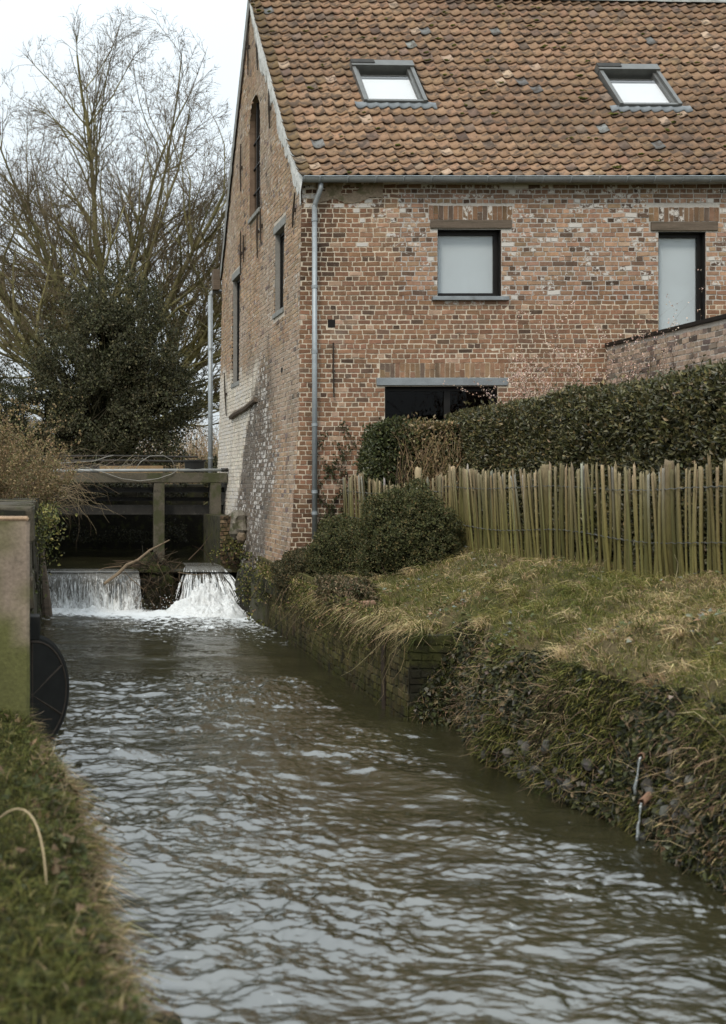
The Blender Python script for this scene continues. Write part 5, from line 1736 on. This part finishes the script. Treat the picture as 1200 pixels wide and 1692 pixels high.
# strands hanging down the retaining wall
nst = 650
P = np.column_stack([np.full(nst, 3.78), R.uniform(13.0, 22.0, nst), R.uniform(.7, 1.1, nst)]); P[:, 0] = rw_x(P[:, 1]) - .02
stems('hanging_stems', P, unit(V(-.25, -.1, -.8) + R.normal(0, .25, P.shape)), R.uniform(.1, .75, nst) * (noise(P, 1.3, 420) > .42), R.uniform(.002, .005, nst),
      pick(nst, ((.10, .085, .04), 3), ((.25, .19, .11), 1.2), ((.05, .045, .02), 3)), 'brown stems and roots hanging down the mossy retaining wall', 'stems', .2, 5)
nl = 9000
P = np.column_stack([np.zeros(nl), R.uniform(12.9, 22.5, nl), 1.02 - np.abs(R.normal(0, .2, nl))]); P[:, 0] = rw_x(P[:, 1]) - .03 - R.random(nl) * .04
kk = noise(P * V(1, 1, .3), 1.1, 421) > .36
P = P[kk]
clump_leaves(P, np.tile(V(-1, -.3, .1), (len(P), 1)), R.uniform(.02, .06, len(P)), R.uniform(.015, .04, len(P)), pick(len(P), (MOSSY, 3), (OLIVE, 2), (DEAD, 1.5), (STRAW, .5)), up=-.4, name='wall_plants')
tag(bpy.data.objects['wall_plants'], 'small plants rooted along the top of the mossy retaining wall', 'plants', kind='stuff')
# ivy shoots climbing the mill beside the downpipe
iv = empty('climbing_ivy', (5.0, 20.95, 1.6)); tag(iv, 'thin ivy shoots climbing the brick wall right of the downpipe', 'ivy')
for x0, z1 in ((4.72, 3.3), (4.95, 3.1), (5.12, 3.45)):
    pts = np.array([(x0 + .12 * math.sin(k * 1.7 + x0 * 9), 20.96, 1.6 + (z1 - 1.6) * k / 9) for k in range(10)])
    MB().tube(pts, np.linspace(.006, .002, 10), 5, (.06, .045, .03)).build('stem', m_twig, iv)
    n = 260; s = R.random(n) ** 1.5; P = np.column_stack([np.interp(s, np.linspace(0, 1, 10), pts[:, 0]) + R.normal(0, .05, n), np.full(n, 20.94), np.interp(s, np.linspace(0, 1, 10), pts[:, 2])])
    clump_leaves(P, np.tile(V(0, -1, .2), (n, 1)), R.uniform(.03, .055, n), R.uniform(.025, .045, n), pick(n, ((.04, .045, .018), 3), ((.07, .075, .03), 1)), up=-.3, name='leaves', parent=iv)
# ------------------------------------------------------------------ footbridge over the weir pool
br = empty('footbridge', (2.1, 28.4, .6)); tag(br, 'old concrete footbridge on square posts with steel rails above the weir', 'bridge')
YBR = 28.4
gxb = float(gx(YBR, 2.5))
MB().box(-.45, gxb - .02, YBR - .12, YBR + .12, 2.43, 2.655, bev=.015).build('beam', m_concrete2, br)
for x0, x1, z0 in ((2.62, 2.86, .55), (3.88, 4.12, .9), (-.16, .06, .6)):
    MB().box(x0, x1, YBR - .11, YBR + .11, z0, 2.428, bev=.012).build('post', m_concrete2, br)
for y, z0, z1 in ((YBR + .30, 2.22, 2.33), (YBR + .34, 1.72, 1.93), (YBR + .75, 2.02, 2.10)):
    MB().box(-.3, gxb - .03, y, y + .10, z0, z1, bev=.006).build('steel_rail', m_rail, br)
    MB().box(-.3, gxb - .03, y - .05, y, z0 - .006, z0 + .022).build('rail_flange', m_rail, br)
MB().tube([(-.5, YBR - .1, 2.70), (2.0, YBR - .09, 2.705), (gxb - .12, YBR - .1, 2.715)], .035, 10).build('conduit_pipe', m_pipe, br, smooth=True)
MB().tube([(gxb - .16, YBR - .1, 2.715), (gxb - .01, YBR - .1, 2.715)], .046, 10).build('pipe_collar', m_rail, br, smooth=True)
# deck of planks behind, deep to darken the channel; second rail at the back
x = -.5; k = 0
while x < gxb - .2:
    w = R.uniform(.16, .22)
    MB().box(x, x + w - .012, YBR + .13, YBR + 4.2, 2.58 + R.normal(0, .006), 2.63 + R.normal(0, .006), rgbj((.07, .06, .045), 1, .3)[0], jit=.004).build('deck_plank', m_plank, br)
    x += w
for z, r_ in ((2.98, .03), (3.10, .022)):
    MB().tube([(-.6, YBR + 3.9, z), (2, YBR + 3.9, z + .02), (4.1, YBR + 3.9, z - .01)], r_, 8).build('rear_rail', m_rail, br)
MB().box(1.6, 3.2, YBR + 3.6, YBR + 3.9, 2.64, 2.86, (.28, .19, .10), jit=.01).build('rear_board', m_plank, br)
MB().box(-.5, 2.9, YBR + 3.95, YBR + 4.1, 2.64, 2.92, (.03, .028, .02)).build('rear_beam', m_rail, br)
# hose lying in loops on the bridge
o = MB().tube([(1.1, 28.25, 2.78), (1.5, 28.23, 2.66), (1.9, 28.22, 2.52), (2.3, 28.22, 2.47), (2.7, 28.22, 2.52), (3.0, 28.24, 2.62), (3.2, 28.28, 2.74)], .008, 7).build('hose', m_hose, smooth=True)
tag(o, 'pale hose sagging below the front pipe of the footbridge', 'hose')
pts = [(2.2 + .0, 28.6, 2.7), (2.35, 28.6, 2.9), (2.55, 28.6, 3.03), (2.85, 28.6, 3.05), (3.05, 28.6, 2.95), (3.15, 28.6, 2.72)]
o = MB().tube(pts, .007, 7).build('hose', m_hose, smooth=True); tag(o, 'pale hose looped upright on the bridge deck left of the black tub', 'hose')
o = MB().tube([(.4, 28.7, 2.86), (.9, 28.7, 2.90), (1.3, 28.7, 2.92), (1.6, 28.7, 3.02), (1.75, 28.7, 3.05)], .008, 7).build('hose', m_hose, smooth=True); tag(o, 'pale hose end rising from twigs on the left of the bridge', 'hose')
# oval black tub
tub = empty('plastic_tub', (3.54, 28.42, 2.66)); tag(tub, 'black oval plastic tub standing on the footbridge by the mill', 'tub')
def oval(rx, ry, z, k=28):
    a = np.linspace(0, 2 * math.pi, k, endpoint=False); return np.column_stack([3.54 + rx * np.sign(np.cos(a)) * np.abs(np.cos(a)) ** .7, 28.42 + ry * np.sign(np.sin(a)) * np.abs(np.sin(a)) ** .7, np.full(k, z)])
def lathe_oval(rows, k=28):
    v = np.concatenate(rows); q = np.arange(k); q2 = (q + 1) % k
    return v, np.concatenate([np.stack([i * k + q, i * k + q2, (i + 1) * k + q2, (i + 1) * k + q], 1) for i in range(len(rows) - 1)])
v, f = lathe_oval([oval(.01, .01, 2.662), oval(.20, .14, 2.662), oval(.235, .165, 2.93), oval(.225, .155, 2.93), oval(.19, .13, 2.70), oval(.01, .01, 2.69)])
MB().add(v, f).build('body', m_plastic, tub)
v, f = lathe_oval([oval(.235, .165, 2.905), oval(.262, .19, 2.905), oval(.262, .19, 2.94), oval(.232, .162, 2.942)])
MB().add(v, f).build('rim', m_plastic, tub)

# upstream channel: near-black walls added for the dark void beyond the bridge
cw = empty('void_backing_wall', (0, 31, 0)); tag(cw, 'near-black added wall standing for the dark void behind the footbridge', 'wall')
MB().box(-.8, 4.4, 33.4, 33.9, -.4, 2.4, (.02, .019, .013), bev=.03).build('back', m_stone, cw)
MB().box(-.9, -.12, 24.6, 33.4, -.4, 2.1, (.022, .02, .014), bev=.03).build('side', m_stone, cw)
n = 9000
P = np.column_stack([R.uniform(.9, 3.9, n), 33.3 - np.abs(R.normal(0, .35, n)), R.uniform(.9, 2.5, n)])
P = P[fbm(P, 1.2, 3, 430) > .47]
clump_leaves(P, np.tile(V(0, -1, .2), (len(P), 1)), R.uniform(.04, .08, len(P)), R.uniform(.03, .05, len(P)), pick(len(P), ((.03, .03, .014), 3), ((.06, .055, .025), 1)), up=-.5, name='channel_ivy')
tag(bpy.data.objects['channel_ivy'], 'dark ivy hanging at the back of the channel under the bridge', 'ivy', kind='stuff')

# ------------------------------------------------------------------ drift heap between the two falls
dh = empty('driftwood_heap', (2.3, 25.2, 0)); tag(dh, 'dark heap of drift branches and leaves between the two falls', 'debris')
th, ph = np.meshgrid(np.linspace(0, 2 * math.pi, 40, endpoint=False), np.linspace(0, math.pi / 1.8, 20), indexing='ij')
d = np.stack([np.cos(th) * np.sin(ph), np.sin(th) * np.sin(ph), np.cos(ph)], -1).reshape(-1, 3)
v = V(2.32, 25.2, .0) + d * V(.60, 1.25, .92) * (1 + .5 * (fbm(d, 3, 4, 440)[:, None] - .5))
gi = np.arange(800).reshape(40, 20); g2 = np.roll(gi, -1, 0)
obj('mound', make_mesh('mound', v, np.stack([gi[:, :-1], gi[:, 1:], g2[:, 1:], g2[:, :-1]], -1).reshape(-1, 4), m_soil, V(.018, .015, .010), smooth=False), dh)
n = 3200
P = V(2.32, 25.1, .05) + unit(R.normal(0, 1, (n, 3)) * V(1, 1, .8)) * V(.58, 1.25, .92) * R.uniform(.85, 1.1, (n, 1)); P[:, 2] = np.abs(P[:, 2])
v, f, c = blade_mesh(P, unit(V(0, -.3, -.1) + R.normal(0, .8, P.shape)), R.uniform(.1, .4, n), .012, R.uniform(0, 1.4, n), pick(n, ((.03, .024, .015), 4), ((.10, .07, .04), 1.4), ((.22, .16, .10), .5)))
o = obj('leaf_litter', make_mesh('leaf_litter', v, f, m_grass, c), dh); o['kind'] = 'stuff'
for k in range(70):
    p = V(2.32 + R.normal(0, .34), 24.7 + R.normal(0, .5), R.uniform(.2, .9)); q = unit(V(R.normal(0, .8), -.3, R.normal(.1, .5))); l = R.uniform(.25, .8)
    MB().tube([p, p + q * l * .5 + R.normal(0, .03, 3), p + q * l + R.normal(0, .05, 3)], [R.uniform(.006, .014), .007, .003], 5, rgbj((.09, .065, .042), 1, .4)[0]).build('twig', m_twig, dh)
v, f = bevel_box(1.98, 2.36, 24.0, 24.35, -.4, .22, .05)
v = v + .05 * (np.stack([noise(v, 4, i) for i in (1, 2, 3)], -1) - .5)
o = MB().add(v, f, (.018, .016, .012)).build('boulder', m_stone); tag(o, 'square black boulder in the foam between the two falls', 'boulder')
o = MB().tube([(1.28, 23.95, .52), (1.55, 24.1, .70), (1.72, 24.2, .86), (1.95, 24.4, .94), (2.2, 24.6, 1.12), (2.62, 25.0, 1.3)], [.028, .032, .03, .026, .022, .012], 7, (.20, .15, .10)).build('drift_branch', m_twig)
tag(o, 'long pale branch caught on the lip of the left fall', 'branch')

# ------------------------------------------------------------------ mossy piers at the foot of the gable
pr = empty('brick_pier', (3.95, 26.5, 0)); tag(pr, 'crumbling mossy brick pier below the right end of the footbridge', 'pier')
pq = lay(lambda a, b: [(3.72, 4.12)], -.2, 1.75, course=.082)
pf = lambda u, v, n: np.stack(np.broadcast_arrays(u, 25.75 - n, v), -1)
PV = brick_verts(pq, pf, proud=.016, jit=.006, slack=.006)
pcl = rgbj((.15, .105, .065), len(pq), .3); lo = pq[:, 2] < .75; pcl[lo] *= .4
bricks_to_objects(PV, np.concatenate([pcl, np.zeros((len(pq), 1))], 1), m_mossbrick, pr, (pq[:, 2] > .7), 'brickwork')
MB().box(3.73, 4.14, 25.75, 28.3, -.4, 1.74, (.05, .045, .03)).build('pier_core', m_mossbrick, pr)


def blob(name, label, c, rad, col, n=(22, 14), seed=1, cat='rock'):
    th, ph = np.meshgrid(np.linspace(0, 2 * math.pi, n[0], endpoint=False), np.linspace(0, math.pi, n[1]), indexing='ij')
    d = np.stack([np.cos(th) * np.sin(ph), np.sin(th) * np.sin(ph), np.cos(ph)], -1).reshape(-1, 3)
    d = np.sign(d) * np.abs(d) ** .75
    v = V(*c) + d * V(*rad) * (1 + .5 * (fbm(d + seed, 2.2, 4, 450 + seed)[:, None] - .5))
    gi = np.arange(n[0] * n[1]).reshape(n); g2 = np.roll(gi, -1, 0)
    o = obj(name, make_mesh(name, v, np.stack([gi[:, :-1], gi[:, 1:], g2[:, 1:], g2[:, :-1]], -1).reshape(-1, 4), m_stone, V(*col)))
    tag(o, label, cat); return o


blob('rock', 'mossy ledge of rubble under the right end of the bridge beam', (4.1, 26.0, 1.55), (.2, .55, .32), (.16, .14, .11), seed=1)
blob('rock', 'black wet rock beside the right fall', (3.98, 23.9, .25), (.22, .75, .55), (.025, .022, .016), seed=2)
blob('rock', 'mossy rock at the waterline below the gable wall', (4.02, 22.3, .3), (.2, .8, .6), (.055, .05, .03), seed=3)
blob('rock', 'small square stone jutting from the moss under the gable', (4.02, 24.9, 1.35), (.09, .12, .10), (.16, .12, .08), seed=4)
n = 16000
P = np.column_stack([R.uniform(3.7, 4.2, n), R.uniform(21.3, 27.2, n), R.uniform(.0, 2.0, n)])
P = P[(fbm(P, 1.3, 3, 455) > .47) & (P[:, 2] < np.interp(P[:, 1], [21.3, 23, 25, 27.2], [1.0, .9, 1.15, 1.75]))]
P[:, 0] = np.minimum(P[:, 0], gx(P[:, 1], P[:, 2]) - .03)
clump_leaves(P, np.tile(V(-.7, -.7, .2), (len(P), 1)), R.uniform(.03, .07, len(P)), R.uniform(.02, .045, len(P)), pick(len(P), (MOSSY, 3), (OLIVE, 2), ((.03, .03, .015), 3), (DEAD, .6)), up=-.2, name='weir_plants')
tag(bpy.data.objects['weir_plants'], 'moss and small plants on the stones below the gable wall', 'plants', kind='stuff')

# ------------------------------------------------------------------ twiggy plants
def grow(base, nst, H, spread, lean=(0, 0), rad=.012, kids=6, sub=3, jit=.22, upb=.25):
    """returns segment arrays and tip points of a many-stemmed twiggy shrub"""
    A, B, r0, r1, tips = [], [], [], [], []
    def walk(p, d, L, r, lev, segs):
        pts = [p]
        for s in range(segs):
            q = p + d * L / segs
            A.append(p); B.append(q); a = r * (1 - .75 * s / segs); b_ = r * (1 - .75 * (s + 1) / segs); r0.append(a); r1.append(b_)
            p = q; d = unit(d + R.normal(0, jit, 3) + V(0, 0, upb * .4)); pts.append(p)
            if lev < 2 and s > 0:
                for _ in range(R.poisson((kids if lev == 0 else sub) / segs)):
                    dd = unit(d + R.normal(0, .75, 3) + V(0, 0, upb))
                    walk(p, dd, L * R.uniform(.25, .5), b_ * .6, lev + 1, 4 if lev == 0 else 3)
        tips.append(p)
    for i in range(nst):
        d = unit(V(R.normal(lean[0], spread), R.normal(lean[1], spread), 1))
        walk(V(*base) + R.normal(0, .08, 3) * V(1, 1, 0), d, H * R.uniform(.6, 1.0), rad * R.uniform(.6, 1.1), 0, 7)
    return np.array(A), np.array(B), np.array(r0), np.array(r1), np.array(tips)


def shrub(name, label, base, nst, H, spread, col, bud=None, group=None, **kw):
    e = empty(name, tuple(base)); tag(e, label, 'shrub', group)
    A, B, r0, r1, tips = grow(base, nst, H, spread, **kw)
    v, f, c = seg_mesh(A, B, r0, r1, 4, pick(len(A), (col, 1)))
    obj('stems', make_mesh('stems', v, f, m_twig, c), e)
    if bud:
        i = R.integers(0, len(A), bud[0]); i = i[r0[i] < kw.get('rad', .012) * .5]
        t = R.random((len(i), 1)); P = A[i] * (1 - t) + B[i] * t + R.normal(0, .012, (len(i), 3))
        o = clump_leaves(P, unit(R.normal(0, 1, P.shape)), R.uniform(*bud[1], len(P)), R.uniform(.5, .8, len(P)) * bud[1][1], pick(len(P), *bud[2]), name='buds', parent=e); o['kind'] = 'stuff'
    return e


PB = (((.72, .56, .47), 3), ((.55, .38, .30), 2), ((.36, .24, .16), 1))
for x, y, nst, H, lab, nb in ((7.35, 19.3, 6, 1.6, 'leftmost budding shrub behind the hedge, in front of the low window', 1500), (7.95, 19.5, 6, 2.1, 'tall budding shrub behind the hedge right of the low window', 1700),
                        (8.45, 19.3, 5, 2.0, 'middle budding shrub behind the hedge below the brick wall', 900), (8.95, 19.0, 6, 1.9, 'budding shrub behind the hedge just left of the garden wall', 1300),
                        (9.15, 18.2, 4, 2.0, 'rightmost bare shrub standing against the garden wall', 300)):
    shrub('budding_shrub', lab, (x, y, 2.7), nst, H, .16, (.12, .085, .06), (int(nb * .95), (.015, .034), PB), 'budding shrubs behind the hedge', rad=.010, kids=8, sub=4)
# brown leafless hedge on the left above the abutment
for i, (x, y, h, n_) in enumerate(((-.55, 16.5, 1.5, 26), (-.2, 18.5, 1.35, 26), (.05, 20.6, .95, 18))):
    shrub('brown_hedge_shrub', ['nearest twiggy brown shrub at the left edge above the pillar', 'twiggy brown shrub above the left abutment wall', 'lower twiggy shrub reaching towards the bridge from the left'][i], (x, y, 1.85), n_, h, .35,
          (.17, .12, .07), (5200, (.02, .045), (((.24, .17, .085), 3), ((.13, .12, .045), 2), ((.30, .22, .12), 1))), 'brown shrubs on the left bank', rad=.009, kids=9, sub=5)
# bramble runners reaching over the bridge and ivy below it
n = 130
P = np.column_stack([R.uniform(-.4, .6, n), R.uniform(24, 28.2, n), R.uniform(1.9, 2.8, n)])
stems('bramble_runners', P, unit(V(.9, -.1, .15) + R.normal(0, .3, P.shape)), R.uniform(.5, 1.7, n), R.uniform(.003, .006, n), pick(n, ((.22, .165, .10), 2), ((.13, .10, .06), 1)),
      'bare bramble runners arching from the left over the footbridge', 'brambles', .28, 8)
n = 70
P = np.column_stack([R.uniform(.2, 2.2, n), R.uniform(28.6, 30, n), R.uniform(2.65, 2.8, n)])
stems('dead_twigs', P, unit(V(.4, -.1, .4) + R.normal(0, .5, P.shape)), R.uniform(.3, .9, n), R.uniform(.003, .006, n), pick(n, ((.30, .26, .20), 1), ((.14, .11, .08), 1)),
      'dead twigs lying on the deck of the footbridge', 'twigs', .3, 6)
n = 2600
P = np.column_stack([R.normal(.08, .10, n), R.uniform(12, 24, n), 2.15 - np.abs(R.normal(0, .35, n))])
P = P[fbm(P, 1.2, 3, 460) > .46]
clump_leaves(P, np.tile(V(1, -.4, .2), (len(P), 1)), R.uniform(.03, .06, len(P)), R.uniform(.02, .045, len(P)), pick(len(P), (MOSSY, 2), (OLIVE, 2), ((.05, .05, .02), 2)), up=-.3, name='abutment_ivy')
tag(bpy.data.objects['abutment_ivy'], 'ivy hanging over the dark left abutment wall', 'ivy', kind='stuff')

# ------------------------------------------------------------------ trees
def bare_tree(name, label, base, stems_, box, seed, thick=.17, col=((.165, .148, .07), (.125, .098, .062))):
    rr = np.random.default_rng(seed)
    A, B, r0, r1 = [], [], [], []
    cx, cy_, cz, ex, ey, ez = box
    def inside(p): return abs((p[0] - cx) / ex) ** 3 + abs((p[1] - cy_) / ey) ** 3 + abs((p[2] - cz) / ez) ** 3
    def walk(p, d, L, r, lev):
        segs = (11, 6, 5, 4, 3)[lev]
        for s in range(segs):
            q = p + d * (L / segs)
            if inside(q) > 1.0 + .12 * rr.random(): return
            a, b_ = r * (1 - .8 * s / segs), r * (1 - .8 * (s + 1) / segs)
            A.append(p); B.append(q); r0.append(a); r1.append(b_)
            p = q
            d = d + rr.normal(0, (.07, .12, .15, .17, .18)[lev], 3) + V(0, 0, (.03, .03, .02, .0, -.02)[lev])
            d = d / np.linalg.norm(d)
            if lev < 4 and (s >= 2 or lev):
                k = rr.poisson((2.2, 1.7, 1.3, .62)[lev])
                for _ in range(k):
                    ax = rr.normal(0, 1, 3); ax -= d * ax.dot(d); ax /= np.linalg.norm(ax)
                    an = rr.uniform(.35, .9)
                    nd = d * math.cos(an) + ax * math.sin(an)
                    walk(p, nd, L * (1 - .45 * s / segs) * rr.uniform(.32, .55), max(b_ * .6, .007), lev + 1)
    for dx, dy, dz, L, k in stems_:
        walk(V(*base) + V(rr.normal(0, .35), rr.normal(0, .35), 0), unit(V(dx, dy, dz)), L, thick * k, 0)
    A, B, r0, r1 = map(np.array, (A, B, r0, r1))
    e = empty(name, tuple(base)); tag(e, label, 'tree')
    C = np.where((r0 > .018)[:, None], V(*col[0]), V(*col[1])) * np.exp(rr.normal(0, .15, (len(A), 1)))
    big = r0 > .045
    v, f, c = seg_mesh(A[big] - (B - A)[big] * .04, B[big] + (B - A)[big] * .05, r0[big], r1[big], 8, C[big])
    obj('trunk', make_mesh('trunk', v, f, m_bark, c, smooth=True), e)
    v, f, c = seg_mesh(A[~big], B[~big], r0[~big], r1[~big], 3, C[~big])
    obj('crown', make_mesh('crown', v, f, m_twig, c), e)
    print(name, len(A))
    return e


rs_ = np.random.default_rng(3)
ST = []
for i in range(20):
    t = -1.15 + 2.4 * (i + .5) / 20 + rs_.normal(0, .06)
    ST.append((t, rs_.normal(0, .25), 1, (14.8 - 3.4 * abs(t) ** 1.2) * rs_.uniform(.8, 1.0), rs_.uniform(.6, 1.15)))
ST += [(1.5, .1, .8, 8.5, .8), (1.7, -.2, .5, 7.5, .7), (-1.6, .1, .7, 7, .7), (1.1, 0, .9, 9.5, 1.0)]
bare_tree('bare_tree', 'tall leafless many-stemmed tree behind the footbridge', (2.7, 46, 4.0), ST, (2.55, 46, 9.0, 4.75, 4.6, 10.1), 5, thick=.165)


def leafy_mass(name, label, parts, n, L, cols, cat='tree', trunk=None):
    e = empty(name, tuple(parts[0][0])); tag(e, label, cat)
    vol = np.array([p[1][0] * p[1][1] * p[1][2] for p in parts]) ** .67; i = R.choice(len(parts), n, p=vol / vol.sum())
    c = np.array([p[0] for p in parts], float)[i]; r = np.array([p[1] for p in parts], float)[i]
    d = unit(R.normal(0, 1, (n, 3)))
    k = (1 + 1.0 * (fbm(d * 1.3 + c, 2.0, 4, 470) - .5)) * (1 - np.abs(R.normal(0, .16, n))) + .35 * (R.random(n) < .12) * R.random(n)
    P = c + d * r * k[:, None]
    g = fbm(P, 1.1, 3, 471)
    P = P[(g > .40)]; d = d[(g > .40)]
    clump_leaves(P, d, R.uniform(*L, len(P)), R.uniform(.45, .6, len(P)) * L[1], cols(P, len(P)), name='crown', parent=e, mat=m_leaf)
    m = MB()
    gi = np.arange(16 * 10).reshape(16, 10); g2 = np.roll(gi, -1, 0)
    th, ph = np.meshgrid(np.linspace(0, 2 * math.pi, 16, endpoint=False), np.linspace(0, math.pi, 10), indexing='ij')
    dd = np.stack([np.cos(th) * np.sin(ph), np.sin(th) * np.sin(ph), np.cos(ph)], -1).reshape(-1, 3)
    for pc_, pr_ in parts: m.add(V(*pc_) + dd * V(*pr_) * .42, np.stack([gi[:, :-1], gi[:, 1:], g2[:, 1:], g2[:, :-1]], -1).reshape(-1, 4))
    m.build('light_block_core', m_core, e)
    b0 = parts[0][0]
    MB().tube([(b0[0], b0[1], 1.3), (b0[0] + .1, b0[1], b0[2]), (b0[0] + .2, b0[1], b0[2] + parts[0][1][2] * 1.1)], [.16, .12, .03], 8, (.06, .05, .03)).build('trunk', m_bark, e)
    ns = 260
    A = V(b0[0], b0[1], b0[2] - .5) + R.normal(0, .5, (ns, 3)); Bq = P[R.integers(0, len(P), ns)]
    v, f, cc = seg_mesh(A, Bq, np.full(ns, .02), np.full(ns, .006), 4, pick(ns, ((.09, .08, .045), 1)))
    obj('branches', make_mesh('branches', v, f, m_twig, cc), e)
    return e


hc = lambda P, n: pick(n, ((.045, .046, .022), 5), ((.08, .078, .038), 2.5), ((.13, .12, .06), 1.0))
leafy_mass('holly_tree', 'dark conical holly behind the footbridge, in front of the bare tree', [((2.15, 38, 3.9), (2.3, 2.2, 2.0)), ((2.3, 38, 5.8), (2.3, 1.8, 2.0)), ((2.3, 38.2, 7.2), (1.6, 1.4, 1.5)), ((.9, 38, 4.6), (1.6, 1.5, 1.7)), ((.1, 37.8, 3.4), (1.5, 1.4, 1.5)), ((3.6, 38, 5.0), (1.3, 1.5, 1.3))],
           110000, (.05, .11), hc)
leafy_mass('yew_tree', 'dark yew at the left edge beside the holly', [((-1.6, 37, 4.0), (1.9, 1.6, 1.9)), ((-2.6, 37, 5.0), (1.6, 1.5, 1.6))], 26000, (.05, .10), lambda P, n: pick(n, ((.035, .038, .017), 4), ((.06, .062, .028), 1.5)))
leafy_mass('evergreen_bush', 'small green bush beyond the bridge at the foot of the rear downpipe', [((5.25, 37, 2.4), (.45, .5, .8))], 5000, (.05, .09), hc, cat='bush')
# pale leafless thicket far behind
nn = 2600
P = np.column_stack([R.uniform(2, 14, nn), R.uniform(58, 66, nn), np.full(nn, 1.6)])
stems('far_thicket', P, unit(V(0, 0, 1) + R.normal(0, .22, P.shape)), R.uniform(2.2, 4.6, nn), R.uniform(.012, .03, nn), pick(nn, ((.34, .25, .16), 2), ((.24, .18, .12), 1)), 'pale brown thicket far behind the footbridge', 'thicket', .22, 6)
P = np.column_stack([R.uniform(-20, 3, nn), R.uniform(62, 70, nn), np.full(nn, 1.6)])
stems('far_thicket', P, unit(V(0, 0, 1) + R.normal(0, .22, P.shape)), R.uniform(3, 6, nn), R.uniform(.012, .03, nn), pick(nn, ((.20, .17, .12), 2), ((.13, .11, .08), 1)), 'grey leafless thicket far behind the holly', 'thicket', .22, 6)
